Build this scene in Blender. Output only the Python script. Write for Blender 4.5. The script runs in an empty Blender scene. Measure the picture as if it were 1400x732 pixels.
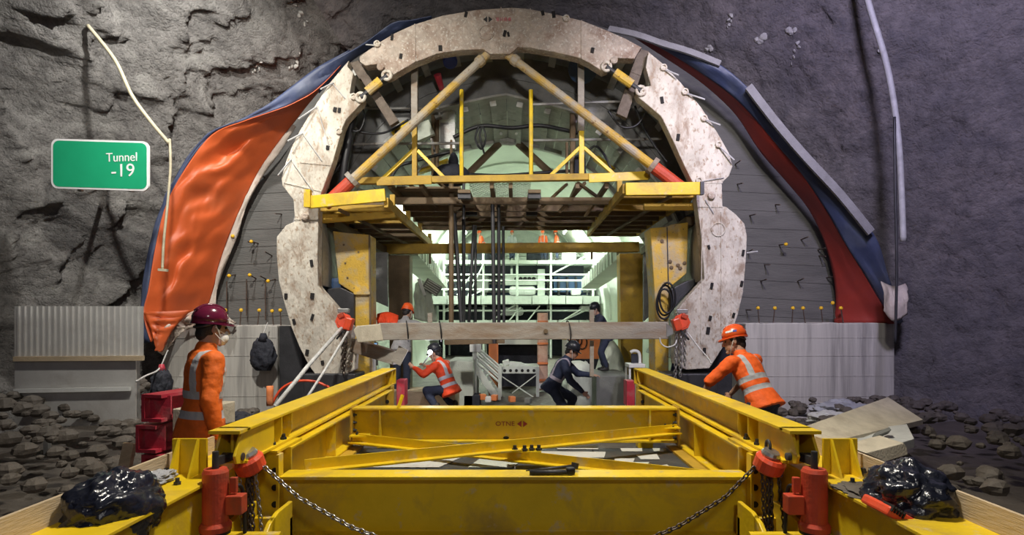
import bpy, bmesh, math, random
from mathutils import Vector, Matrix, noise
random.seed(11)
scene = bpy.context.scene
col = scene.collection

# ---------------------------------------------------------------- camera
CX, CY, F, EYE = 704.0, 438.0, 800.0, 1.72      # vanishing point and focal length in pixels (1400 x 732), eye height in metres
cam_d = bpy.data.cameras.new('camera'); cam = bpy.data.objects.new('camera', cam_d); col.objects.link(cam)
cam.location = (0, 0, EYE); cam.rotation_euler = (math.pi / 2, 0, 0)
cam_d.sensor_width = 36; cam_d.lens = F / 1400 * 36
cam_d.shift_x = (700 - CX) / 1400; cam_d.shift_y = (CY - 366) / 1400
cam_d.clip_end = 200
scene.camera = cam

# ---------------------------------------------------------------- world and exposure
w = bpy.data.worlds.new('world'); scene.world = w; w.use_nodes = True
w.node_tree.nodes['Background'].inputs[0].default_value = (0.36, 0.38, 0.85, 1)
w.node_tree.nodes['Background'].inputs[1].default_value = 0.05
vs = scene.view_settings
vs.view_transform = 'Standard'; vs.look = 'None'; vs.gamma = 1.0; vs.exposure = 0.0; vs.use_curve_mapping = False

# ---------------------------------------------------------------- site floodlights (behind and above the camera, and in the finished tunnel) and added fill spots
def spot(name, loc, target, power, color, angle=100, blend=0.5, radius=0.15):
    d = bpy.data.lights.new(name, 'SPOT'); d.energy = power; d.color = color
    d.spot_size = math.radians(angle); d.spot_blend = blend; d.shadow_soft_size = radius
    o = bpy.data.objects.new(name, d); col.objects.link(o); o.location = loc
    o.rotation_euler = (Vector(target) - Vector(loc)).to_track_quat('-Z', 'Y').to_euler()
    return o
def lamp(name, loc, power, color, radius=0.1):
    d = bpy.data.lights.new(name, 'POINT'); d.energy = power; d.color = color; d.shadow_soft_size = radius
    o = bpy.data.objects.new(name, d); col.objects.link(o); o.location = loc
    return o
spot('floodlight_left', (-2.8, 4.4, 6.7), (-3.3, 9.6, 3.5), 1600, (1.0, 0.95, 0.86), 92, 0.8, 0.18)
spot('floodlight_right', (2.6, 4.4, 6.7), (2.5, 9.6, 3.7), 950, (1.0, 0.94, 0.87), 74, 0.8, 0.18)
spot('fill_crown', (0.4, -1.6, 4.2), (-0.1, 9.6, 6.3), 1150, (1.0, 0.94, 0.86), 48, 0.6, 0.25)  # added fill spot, brightens the crown of the ring
spot('fill_front', (0.8, -1.8, 4.0), (-0.6, 6.0, 1.2), 190, (1.0, 0.95, 0.88), 100, 0.8, 0.3)  # added weak fill from behind the camera
spot('floodlight_rock', (-4.3, 7.7, 7.3), (-6.6, 10.0, 3.8), 820, (1.0, 0.97, 0.92), 140, 0.9, 0.06)
spot('fill_blue', (3.6, 4.0, 6.8), (6.2, 10.5, 4.6), 1500, (0.74, 0.68, 1.0), 110, 0.9, 0.3)  # added fill spot, tints the right rock bluish purple
spot('floodlight_overhead', (0.3, 4.3, 6.9), (0, 4.5, 0.0), 1800, (1.0, 0.93, 0.80), 96, 0.7, 0.3)

FARP = (110, 260, 340, 420)          # watts of the tube lights in the finished tunnel, pair by pair
# ---------------------------------------------------------------- helpers
def P(px, py, Y):
    return Vector(((px - CX) / F * Y, Y, EYE - (py - CY) / F * Y))
WM = {}
def setp(o, parent):
    if parent is None: return
    o.parent = parent
    m = WM.get(parent.name)
    if m is not None: o.matrix_parent_inverse = m.inverted()
def tag(o, label=None, cat=None, group=None, kind=None):
    if label: o['label'] = label
    if cat: o['category'] = cat
    if group: o['group'] = group
    if kind: o['kind'] = kind
    return o
def thing(name, label, cat, loc, group=None):
    o = bpy.data.objects.new(name, None); col.objects.link(o); o.location = loc
    o.empty_display_size = 0.1
    WM[o.name] = Matrix.Translation(Vector(loc))
    return tag(o, label, cat, group)
def link(name, mesh, parent=None, mat=None, matrix=None):
    o = bpy.data.objects.new(name, mesh); col.objects.link(o)
    if mat is not None and not mesh.materials: mesh.materials.append(mat)
    if matrix is not None: o.matrix_basis = matrix; WM[o.name] = matrix.copy()
    setp(o, parent)
    return o
def frame_of(d, up=Vector((0, 0, 1))):
    d = Vector(d).normalized(); up = Vector(up)
    if abs(d.dot(up.normalized())) > 0.98: up = Vector((0, 1, 0)) if abs(d.y) < 0.9 else Vector((1, 0, 0))
    s = d.cross(up).normalized(); u = s.cross(d).normalized()
    return d, s, u

class MB:
    def __init__(self): self.v = []; self.f = []
    def add(self, vs, fs):
        n = len(self.v); self.v += [Vector(p) for p in vs]; self.f += [tuple(i + n for i in f) for f in fs]; return self
    def box(self, c, s, rot=None):
        c = Vector(c); x, y, z = s[0] / 2, s[1] / 2, s[2] / 2
        vs = [Vector((i * x, j * y, k * z)) for k in (-1, 1) for j in (-1, 1) for i in (-1, 1)]
        if rot is not None: vs = [rot @ p for p in vs]
        return self.add([c + p for p in vs], [(0, 2, 3, 1), (4, 5, 7, 6), (0, 1, 5, 4), (2, 6, 7, 3), (0, 4, 6, 2), (1, 3, 7, 5)])
    def span(self, a, b):
        a, b = Vector(a), Vector(b); return self.box((a + b) / 2, (abs(b.x - a.x), abs(b.y - a.y), abs(b.z - a.z)))
    def bar(self, p0, p1, w, h, up=(0, 0, 1)):
        p0, p1 = Vector(p0), Vector(p1); d, s, u = frame_of(p1 - p0, up)
        vs = [p + s * (i * w / 2) + u * (j * h / 2) for p in (p0, p1) for (i, j) in ((-1, -1), (1, -1), (1, 1), (-1, 1))]
        return self.add(vs, [(3, 2, 1, 0), (4, 5, 6, 7), (0, 1, 5, 4), (1, 2, 6, 5), (2, 3, 7, 6), (3, 0, 4, 7)])
    def section(self, p0, p1, prof, up=(0, 0, 1)):
        p0, p1 = Vector(p0), Vector(p1); d, s, u = frame_of(p1 - p0, up); n = len(prof)
        vs = [p + s * a + u * b for p in (p0, p1) for (a, b) in prof]
        fs = [tuple(range(n))[::-1], tuple(range(n, 2 * n))] + [(i, (i + 1) % n, n + (i + 1) % n, n + i) for i in range(n)]
        return self.add(vs, fs)
    def ibeam(self, p0, p1, w, h, tw=0.02, tf=0.022, up=(0, 0, 1)):
        a, b, c = w / 2, h / 2, tw / 2
        return self.section(p0, p1, [(-a, -b), (a, -b), (a, -b + tf), (c, -b + tf), (c, b - tf), (a, b - tf), (a, b), (-a, b), (-a, b - tf), (-c, b - tf), (-c, -b + tf), (-a, -b + tf)], up)
    def angle(self, p0, p1, w, t=0.012, up=(0, 0, 1), flip=1):
        return self.section(p0, p1, [(0, 0), (flip * w, 0), (flip * w, t), (flip * t, t), (flip * t, w), (0, w)], up)
    def prism(self, pts, off):
        off = Vector(off); n = len(pts)
        return self.add([Vector(p) for p in pts] + [Vector(p) + off for p in pts],
                        [tuple(range(n))[::-1], tuple(range(n, 2 * n))] + [(i, (i + 1) % n, n + (i + 1) % n, n + i) for i in range(n)])
    def cone(self, p0, p1, r0, r1, n=12, caps=True):
        p0, p1 = Vector(p0), Vector(p1); d, s, u = frame_of(p1 - p0)
        vs = [p + (s * math.cos(2 * math.pi * i / n) + u * math.sin(2 * math.pi * i / n)) * r for p, r in ((p0, r0), (p1, r1)) for i in range(n)]
        fs = [(i, (i + 1) % n, n + (i + 1) % n, n + i) for i in range(n)]
        if caps: fs += [tuple(range(n))[::-1], tuple(range(n, 2 * n))]
        return self.add(vs, fs)
    def tube(self, pts, r, n=8):
        pts = [Vector(p) for p in pts]; m = len(pts); base = len(self.v); prev = None
        for i, p in enumerate(pts):
            d = (pts[min(i + 1, m - 1)] - pts[max(i - 1, 0)]).normalized()
            if prev is None: _, s, u = frame_of(d)
            else:
                s = (prev - d * prev.dot(d)).normalized(); u = s.cross(d)
            prev = s
            rr = r[i] if isinstance(r, (list, tuple)) else r
            self.v += [p + (s * math.cos(2 * math.pi * k / n) + u * math.sin(2 * math.pi * k / n)) * rr for k in range(n)]
        for i in range(m - 1):
            for k in range(n):
                a = base + i * n + k; b = base + i * n + (k + 1) % n
                self.f.append((a, b, b + n, a + n))
        self.f += [tuple(range(base, base + n))[::-1], tuple(range(base + (m - 1) * n, base + m * n))]
        return self
    def lathe(self, prof, origin, axis=(0, 0, 1), n=20):
        d, s, u = frame_of(axis); o = Vector(origin); base = len(self.v)
        for (r, z) in prof:
            self.v += [o + d * z + (s * math.cos(2 * math.pi * k / n) + u * math.sin(2 * math.pi * k / n)) * r for k in range(n)]
        m = len(prof)
        for i in range(m - 1):
            for k in range(n):
                a = base + i * n + k; b = base + i * n + (k + 1) % n
                self.f.append((a, b, b + n, a + n))
        self.f += [tuple(range(base, base + n))[::-1], tuple(range(base + (m - 1) * n, base + m * n))]
        return self
    def ell(self, c, r, rot=None, nu=12, nv=8, zmin=-1.0):
        c = Vector(c); base = len(self.v); rows = []
        for j in range(nv + 1):
            t = -math.pi / 2 + math.pi * j / nv
            z = max(math.sin(t), zmin); cr = math.cos(t)
            ring = []
            for i in range(nu):
                a = 2 * math.pi * i / nu; p = Vector((cr * math.cos(a) * r[0], cr * math.sin(a) * r[1], z * r[2]))
                if rot is not None: p = rot @ p
                ring.append(c + p)
            self.v += ring
        for j in range(nv):
            for i in range(nu):
                a = base + j * nu + i; b = base + j * nu + (i + 1) % nu
                self.f.append((a, b, b + nu, a + nu))
        return self
    def loft(self, rings):
        n = len(rings[0]); base = len(self.v)
        for r in rings: self.v += [Vector(p) for p in r]
        for j in range(len(rings) - 1):
            for i in range(n):
                a = base + j * n + i; b = base + j * n + (i + 1) % n
                self.f.append((a, b, b + n, a + n))
        self.f += [tuple(range(base, base + n))[::-1], tuple(range(base + (len(rings) - 1) * n, base + len(rings) * n))]
        return self
    def torus(self, c, R, r, axis=(0, 1, 0), n=12, k=6, sx=1.0, up=(0, 0, 1)):
        d, s, u = frame_of(axis, up); c = Vector(c); base = len(self.v)
        for i in range(n):
            a = 2 * math.pi * i / n; rad = s * math.cos(a) + u * math.sin(a)
            ctr = c + s * (math.cos(a) * R) + u * (math.sin(a) * R * sx)
            for j in range(k):
                b = 2 * math.pi * j / k; self.v.append(ctr + rad * (r * math.cos(b)) + d * (r * math.sin(b)))
        for i in range(n):
            for j in range(k):
                self.f.append((base + i * k + j, base + ((i + 1) % n) * k + j, base + ((i + 1) % n) * k + (j + 1) % k, base + i * k + (j + 1) % k))
        return self
    def mesh(self, name, mat, smooth=False, fix=True):
        me = bpy.data.meshes.new(name)
        bm = bmesh.new(); bv = [bm.verts.new(p) for p in self.v]
        for f in self.f:
            q = []
            for i in f:
                if bv[i] not in q: q.append(bv[i])
            if len(q) > 2:
                try: bm.faces.new(q)
                except ValueError: pass
        if fix: bmesh.ops.recalc_face_normals(bm, faces=bm.faces)
        if smooth:
            for f in bm.faces: f.smooth = True
        bm.to_mesh(me); bm.free()
        if mat is not None: me.materials.append(mat)
        return me
    def build(self, name, mat, parent=None, smooth=False, bevel=0.0, fix=True):
        o = link(name, self.mesh(name, mat, smooth, fix), parent)
        WM.setdefault(o.name, Matrix.Identity(4))
        if smooth == 'auto':
            pass
        if bevel:
            b = o.modifiers.new('edge', 'BEVEL'); b.width = bevel; b.segments = 2; b.limit_method = 'ANGLE'
        return o
def struct(o): o['kind'] = 'structure'; return o
def smooth_pts(pts, n=8):
    pts = [Vector(p) for p in pts]; out = []
    for i in range(len(pts) - 1):
        p0, p1, p2, p3 = pts[max(i - 1, 0)], pts[i], pts[i + 1], pts[min(i + 2, len(pts) - 1)]
        for k in range(n):
            t = k / n
            out.append(0.5 * ((2 * p1) + (p2 - p0) * t + (2 * p0 - 5 * p1 + 4 * p2 - p3) * t * t + (3 * p1 - p0 - 3 * p2 + p3) * t ** 3))
    out.append(pts[-1]); return out
def resample(pts, step=None, n=None):
    L = [0.0]
    for a, b in zip(pts, pts[1:]): L.append(L[-1] + (b - a).length)
    n = n or max(2, round(L[-1] / step)); out = []; j = 0
    for i in range(n + 1):
        t = L[-1] * i / n
        while j < len(L) - 2 and L[j + 1] < t: j += 1
        k = (t - L[j]) / max(1e-9, L[j + 1] - L[j]); out.append(pts[j].lerp(pts[j + 1], k))
    return out

# ---------------------------------------------------------------- materials
M = {}
def nodes_of(name):
    m = bpy.data.materials.new(name); m.use_nodes = True; M[name] = m
    nt = m.node_tree; return m, nt, nt.nodes['Principled BSDF']
def mk(nt, t, **kw):
    n = nt.nodes.new(t)
    for k, v in kw.items():
        if k in n.inputs.keys(): n.inputs[k].default_value = v
        else: setattr(n, k, v)
    return n
def noise_ramp(nt, scale, lo, hi, detail=6, rough=0.6, vec=None, dist=0.0):
    n = mk(nt, 'ShaderNodeTexNoise'); n.inputs['Scale'].default_value = scale; n.inputs['Detail'].default_value = detail
    n.inputs['Roughness'].default_value = rough; n.inputs['Distortion'].default_value = dist
    nt.links.new(vec, n.inputs['Vector'])
    r = mk(nt, 'ShaderNodeMapRange'); r.inputs['From Min'].default_value = lo; r.inputs['From Max'].default_value = hi
    nt.links.new(n.outputs['Fac'], r.inputs['Value']); return r.outputs['Result'], n
def mixc(nt, fac, a, b):
    m = mk(nt, 'ShaderNodeMix'); m.data_type = 'RGBA'
    for sock, val in ((m.inputs[6], a), (m.inputs[7], b)):
        if isinstance(val, (tuple, list)): sock.default_value = (*val[:3], 1)
        else: nt.links.new(val, sock)
    if isinstance(fac, (int, float)): m.inputs[0].default_value = fac
    else: nt.links.new(fac, m.inputs[0])
    return m.outputs[2]
def mat(name, base, rough=0.6, metal=0.0, var=0.25, vscale=3.0, dirt=None, damt=0.5, dscale=2.0, dlo=0.5, dhi=0.7, bump=0.15, bscale=40.0,
        stretch=(1, 1, 1), spots=None, sscale=30.0, slo=0.62, shi=0.68, coat=0.0):
    m, nt, b = nodes_of(name)
    tc = mk(nt, 'ShaderNodeTexCoord'); mp = mk(nt, 'ShaderNodeMapping'); mp.inputs['Scale'].default_value = stretch
    nt.links.new(tc.outputs['Object'], mp.inputs['Vector']); vec = mp.outputs['Vector']
    f, _ = noise_ramp(nt, vscale, 0.25, 0.75, vec=vec)
    dark = tuple(c * (1 - var) for c in base); lite = tuple(min(1, c * (1 + var)) for c in base)
    c = mixc(nt, f, dark, lite)
    if dirt:
        f2, _ = noise_ramp(nt, dscale, dlo, dhi, detail=9, rough=0.65, vec=vec, dist=0.4)
        mu = mk(nt, 'ShaderNodeMath', operation='MULTIPLY'); mu.inputs[1].default_value = damt; nt.links.new(f2, mu.inputs[0])
        c = mixc(nt, mu.outputs[0], c, dirt)
    if spots:
        f3, _ = noise_ramp(nt, sscale, slo, shi, detail=4, vec=vec)
        c = mixc(nt, f3, c, spots)
    nt.links.new(c, b.inputs['Base Color'])
    b.inputs['Roughness'].default_value = rough; b.inputs['Metallic'].default_value = metal
    if coat: b.inputs['Coat Weight'].default_value = coat
    if bump:
        n = mk(nt, 'ShaderNodeTexNoise'); n.inputs['Scale'].default_value = bscale; n.inputs['Detail'].default_value = 5
        nt.links.new(vec, n.inputs['Vector'])
        bp = mk(nt, 'ShaderNodeBump'); bp.inputs['Strength'].default_value = bump; bp.inputs['Distance'].default_value = 0.05
        nt.links.new(n.outputs['Fac'], bp.inputs['Height']); nt.links.new(bp.outputs['Normal'], b.inputs['Normal'])
    return m
def glow(name, color, strength):
    m, nt, b = nodes_of(name)
    b.inputs['Base Color'].default_value = (*color, 1); b.inputs['Emission Color'].default_value = (*color, 1); b.inputs['Emission Strength'].default_value = strength
    return m

def rock_mat(name, a, b_, c, dist, k=1.0):
    m, nt, bs = nodes_of(name)
    tc = mk(nt, 'ShaderNodeTexCoord'); v = tc.outputs['Object']
    f1, _ = noise_ramp(nt, 0.8 * k, 0.35, 0.68, 8, 0.65, v, 0.3); f2, _ = noise_ramp(nt, 6 * k, 0.40, 0.66, 8, 0.7, v); f3, _ = noise_ramp(nt, 2.3 * k, 0.52, 0.70, 6, 0.6, v, 0.6)
    col_ = mixc(nt, f1, a, b_); col_ = mixc(nt, f2, col_, tuple(x * 0.72 for x in a)); 
    mu = mk(nt, 'ShaderNodeMath', operation='MULTIPLY'); mu.inputs[1].default_value = 0.6; nt.links.new(f3, mu.inputs[0])
    nt.links.new(mixc(nt, mu.outputs[0], col_, c), bs.inputs['Base Color']); bs.inputs['Roughness'].default_value = 0.85
    prev = None
    for sc_, st, di in ((3.0 * k, 0.7, dist), (11 * k, 0.8, dist * 0.4), (38 * k, 0.8, dist * 0.13)):
        n = mk(nt, 'ShaderNodeTexNoise'); n.inputs['Scale'].default_value = sc_; n.inputs['Detail'].default_value = 6; n.inputs['Roughness'].default_value = 0.6; nt.links.new(v, n.inputs['Vector'])
        bp = mk(nt, 'ShaderNodeBump'); bp.inputs['Strength'].default_value = st; bp.inputs['Distance'].default_value = di
        nt.links.new(n.outputs['Fac'], bp.inputs['Height'])
        if prev is not None: nt.links.new(prev, bp.inputs['Normal'])
        prev = bp.outputs['Normal']
    nt.links.new(prev, bs.inputs['Normal'])
    return m
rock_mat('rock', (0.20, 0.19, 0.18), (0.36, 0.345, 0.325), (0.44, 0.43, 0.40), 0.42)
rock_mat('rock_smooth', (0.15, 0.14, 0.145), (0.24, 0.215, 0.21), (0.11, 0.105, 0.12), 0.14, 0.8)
mat('mud', (0.10, 0.085, 0.07), 0.7, var=0.4, vscale=2.5, dirt=(0.18, 0.155, 0.13), dscale=1.2, bump=0.7, bscale=8)
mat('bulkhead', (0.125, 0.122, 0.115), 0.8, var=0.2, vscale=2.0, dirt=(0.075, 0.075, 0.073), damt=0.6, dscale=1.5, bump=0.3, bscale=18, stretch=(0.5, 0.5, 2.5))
mat('kicker', (0.49, 0.47, 0.43), 0.8, var=0.18, vscale=3.0, dirt=(0.20, 0.19, 0.18), damt=0.6, dscale=2.2, dlo=0.5, dhi=0.66, bump=0.2, bscale=20, stretch=(3.0, 1, 0.16))
mat('lining', (0.62, 0.66, 0.58), 0.75, var=0.12, vscale=0.7, dirt=(0.40, 0.43, 0.38), damt=0.5, dscale=0.9, bump=0.1, bscale=8)
mat('ring', (0.60, 0.555, 0.475), 0.75, var=0.28, vscale=2.2, dirt=(0.26, 0.17, 0.11), damt=0.8, dscale=2.8, dlo=0.50, dhi=0.64, bump=0.55, bscale=11, spots=(0.38, 0.29, 0.21), sscale=14, slo=0.56, shi=0.66, stretch=(1.5, 1, 0.8))
mat('ring_rust', (0.50, 0.42, 0.35), 0.8, var=0.35, vscale=6, dirt=(0.24, 0.15, 0.105), damt=0.75, dscale=3, dlo=0.46, dhi=0.64, bump=0.6, bscale=25, spots=(0.62, 0.57, 0.5), sscale=22, slo=0.55, shi=0.65)
mat('hinge_dark', (0.15, 0.12, 0.095), 0.7, 0.2, var=0.4, vscale=8, dirt=(0.08, 0.05, 0.035), dscale=5, bump=0.3)
mat('form_steel', (0.24, 0.245, 0.245), 0.6, 0.2, var=0.3, vscale=2.5, dirt=(0.10, 0.085, 0.075), damt=0.6, dscale=2.0, bump=0.15)
mat('form_rib', (0.46, 0.46, 0.43), 0.6, 0.15, var=0.25, vscale=2.5, dirt=(0.16, 0.13, 0.10), damt=0.6, dscale=2.5, bump=0.15)
mat('batten', (0.25, 0.245, 0.26), 0.7, var=0.25, vscale=4, dirt=(0.16, 0.155, 0.16), dscale=3, bump=0.2)
mat('yellow', (0.80, 0.555, 0.012), 0.42, var=0.14, vscale=2.0, dirt=(0.42, 0.27, 0.06), damt=0.7, dscale=2.4, dlo=0.5, dhi=0.70, bump=0.05, bscale=30, spots=(0.62, 0.50, 0.26), sscale=6.5, slo=0.60, shi=0.72)
mat('prop_paint', (0.56, 0.35, 0.05), 0.6, var=0.2, vscale=3, dirt=(0.40, 0.36, 0.30), damt=0.95, dscale=1.2, dlo=0.47, dhi=0.58, bump=0.2, bscale=30, spots=(0.22, 0.12, 0.05), sscale=14, slo=0.6, shi=0.7)
mat('yellow_worn', (0.66, 0.42, 0.05), 0.6, var=0.2, vscale=3, dirt=(0.42, 0.38, 0.30), damt=0.8, dscale=2.4, dlo=0.46, dhi=0.62, bump=0.2, bscale=30, spots=(0.20, 0.10, 0.05), sscale=20, slo=0.62, shi=0.7)
mat('yellow_dull', (0.50, 0.31, 0.03), 0.6, var=0.25, vscale=3, dirt=(0.20, 0.12, 0.05), damt=0.7, dscale=2.2, bump=0.15)
mat('brown_steel', (0.17, 0.115, 0.06), 0.65, var=0.3, vscale=3, dirt=(0.08, 0.06, 0.045), dscale=3, bump=0.15)
mat('dark_steel', (0.055, 0.055, 0.06), 0.5, 0.4, var=0.3, vscale=5, bump=0.1)
mat('grey_steel', (0.34, 0.34, 0.33), 0.45, 0.5, var=0.25, vscale=5, dirt=(0.2, 0.12, 0.08), dscale=4, bump=0.1)
mat('galvanised', (0.62, 0.66, 0.60), 0.5, 0.15, var=0.15, vscale=3, dirt=(0.35, 0.36, 0.33), dscale=3, bump=0.05)
mat('rust_grey', (0.36, 0.325, 0.28), 0.7, 0.1, var=0.25, vscale=4, dirt=(0.25, 0.15, 0.08), damt=0.7, dscale=1.7, dlo=0.48, dhi=0.65, bump=0.2, stretch=(0.6, 1, 2))
mat('chain', (0.42, 0.41, 0.40), 0.35, 0.8, var=0.2, vscale=20, bump=0)
mat('chain_dark', (0.11, 0.085, 0.07), 0.5, 0.6, var=0.3, vscale=20, bump=0)
mat('red_paint', (0.54, 0.065, 0.028), 0.5, var=0.2, vscale=5, dirt=(0.22, 0.08, 0.05), damt=0.6, dscale=6, bump=0.1)
mat('red_hoist', (0.80, 0.085, 0.03), 0.4, var=0.15, vscale=8, dirt=(0.35, 0.08, 0.04), damt=0.5, dscale=9, bump=0.05)
mat('red_steel', (0.46, 0.03, 0.055), 0.5, var=0.25, vscale=5, dirt=(0.30, 0.20, 0.18), damt=0.6, dscale=5, bump=0.1)
mat('membrane', (0.60, 0.108, 0.026), 0.48, var=0.15, vscale=1.5, dirt=(0.50, 0.13, 0.05), damt=0.5, dscale=1.2, bump=0.12, bscale=5)
mat('membrane_dim', (0.30, 0.032, 0.022), 0.55, var=0.2, vscale=1.5, dirt=(0.20, 0.03, 0.03), damt=0.5, dscale=1.2, bump=0.12, bscale=5)  # the orange membrane again, dim light put into its colour
mat('membrane_back', (0.045, 0.060, 0.125), 0.5, var=0.3, vscale=1.6, dirt=(0.11, 0.13, 0.18), damt=0.5, dscale=1.4, bump=0.2, bscale=6)
mat('fleece', (0.60, 0.52, 0.45), 0.8, var=0.2, vscale=3, dirt=(0.52, 0.22, 0.12), damt=0.6, dscale=2.5, bump=0.3, bscale=15)
mat('wood', (0.56, 0.44, 0.29), 0.75, var=0.2, vscale=3, dirt=(0.36, 0.27, 0.17), damt=0.6, dscale=3, bump=0.2, stretch=(1, 0.3, 3))
mat('wood_pale', (0.60, 0.54, 0.42), 0.8, var=0.18, vscale=4, dirt=(0.40, 0.33, 0.24), damt=0.6, dscale=3, bump=0.2, stretch=(2, 1, 1))
mat('corrugated', (0.60, 0.59, 0.57), 0.5, 0.25, var=0.12, vscale=2, dirt=(0.36, 0.33, 0.30), damt=0.5, dscale=2, bump=0.05)
mat('bin_bag', (0.012, 0.014, 0.024), 0.22, var=0.3, vscale=5, bump=0.35, bscale=14, coat=0.4)
mat('cloth_dark', (0.022, 0.024, 0.035), 0.8, var=0.3, vscale=8, bump=0.3, bscale=30)
mat('deck', (0.055, 0.060, 0.065), 0.45, 0.1, var=0.4, vscale=2, dirt=(0.13, 0.14, 0.14), damt=0.7, dscale=1.3, bump=0.1)
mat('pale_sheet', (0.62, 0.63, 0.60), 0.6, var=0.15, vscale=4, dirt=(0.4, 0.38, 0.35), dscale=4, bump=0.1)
mat('grout', (0.46, 0.45, 0.42), 0.8, var=0.2, vscale=9, bump=0.3)
mat('tarp', (0.62, 0.68, 0.58), 0.7, var=0.15, vscale=3, dirt=(0.42, 0.45, 0.38), dscale=3, bump=0.3, bscale=10)
mat('grey_tarp', (0.36, 0.37, 0.40), 0.6, var=0.2, vscale=4, bump=0.3, bscale=10)
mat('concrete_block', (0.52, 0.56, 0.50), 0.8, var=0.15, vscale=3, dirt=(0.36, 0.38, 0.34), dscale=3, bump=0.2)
mat('grey_block', (0.18, 0.185, 0.17), 0.8, var=0.2, vscale=3, bump=0.2)
mat('orange_paint', (0.72, 0.22, 0.07), 0.6, var=0.15, vscale=3, dirt=(0.45, 0.2, 0.12), dscale=4, bump=0.1)
mat('pink_post', (0.60, 0.40, 0.30), 0.7, var=0.2, vscale=4, dirt=(0.45, 0.18, 0.1), damt=0.8, dscale=3, bump=0.1)
mat('blue_plastic', (0.03, 0.07, 0.16), 0.5, var=0.2, vscale=3, bump=0.05)
mat('black_rubber', (0.012, 0.012, 0.015), 0.5, var=0.2, bump=0)
mat('hose_pale', (0.52, 0.47, 0.33), 0.6, var=0.2, vscale=6, dirt=(0.3, 0.27, 0.2), dscale=5, bump=0.1)
mat('pipe_pale', (0.46, 0.46, 0.46), 0.6, var=0.25, vscale=5, dirt=(0.25, 0.24, 0.24), dscale=4, bump=0.1)
mat('strap', (0.62, 0.62, 0.60), 0.6, var=0.2, vscale=12, bump=0.3, bscale=60)
mat('white_paint', (0.74, 0.75, 0.73), 0.5, var=0.08, vscale=3, dirt=(0.5, 0.5, 0.48), dscale=3, bump=0.05)
mat('sign_green', (0.012, 0.36, 0.17), 0.45, var=0.08, vscale=3, bump=0)
mat('yellow_cap', (0.85, 0.50, 0.02), 0.45, var=0.1, bump=0)
mat('rebar', (0.11, 0.08, 0.065), 0.6, 0.5, var=0.3, vscale=12, bump=0.2)
mat('slot', (0.012, 0.010, 0.010), 0.8, var=0.1, bump=0)
mat('mark_red', (0.34, 0.035, 0.02), 0.6, var=0.2, vscale=40, bump=0)
mat('mark_pink', (0.62, 0.10, 0.15), 0.6, var=0.3, vscale=40, bump=0)
mat('mark_black', (0.03, 0.03, 0.03), 0.7, var=0.2, vscale=30, bump=0)
mat('mark_white', (0.85, 0.85, 0.85), 0.6, var=0.05, bump=0)
mat('mark_blue', (0.06, 0.10, 0.45), 0.6, var=0.05, bump=0)
mat('skin', (0.42, 0.235, 0.16), 0.55, var=0.1, vscale=8, bump=0.03)
mat('hair', (0.012, 0.010, 0.010), 0.6, var=0.2, bump=0.3, bscale=60)
mat('eye', (0.02, 0.015, 0.012), 0.3, var=0.1, bump=0)
mat('helmet_maroon', (0.13, 0.012, 0.04), 0.18, var=0.05, bump=0, coat=0.5)
mat('helmet_orange', (0.80, 0.11, 0.02), 0.3, var=0.05, bump=0, coat=0.3)
mat('helmet_dark', (0.02, 0.022, 0.03), 0.35, var=0.05, bump=0)
mat('mask_white', (0.80, 0.80, 0.78), 0.7, var=0.05, bump=0.05)
mat('trousers_navy', (0.02, 0.028, 0.055), 0.85, var=0.25, vscale=6, bump=0.3, bscale=25)
mat('trousers_blue', (0.02, 0.06, 0.20), 0.85, var=0.25, vscale=6, bump=0.3, bscale=25)
mat('boot', (0.02, 0.018, 0.016), 0.6, var=0.2, bump=0.1)
mat('jacket_grey', (0.30, 0.30, 0.31), 0.85, var=0.15, vscale=6, bump=0.3, bscale=25)
glow('weld_flash', (0.9, 0.85, 1.0), 60.0)
glow('tube_light', (0.88, 1.0, 0.90), 14.0)

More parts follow.
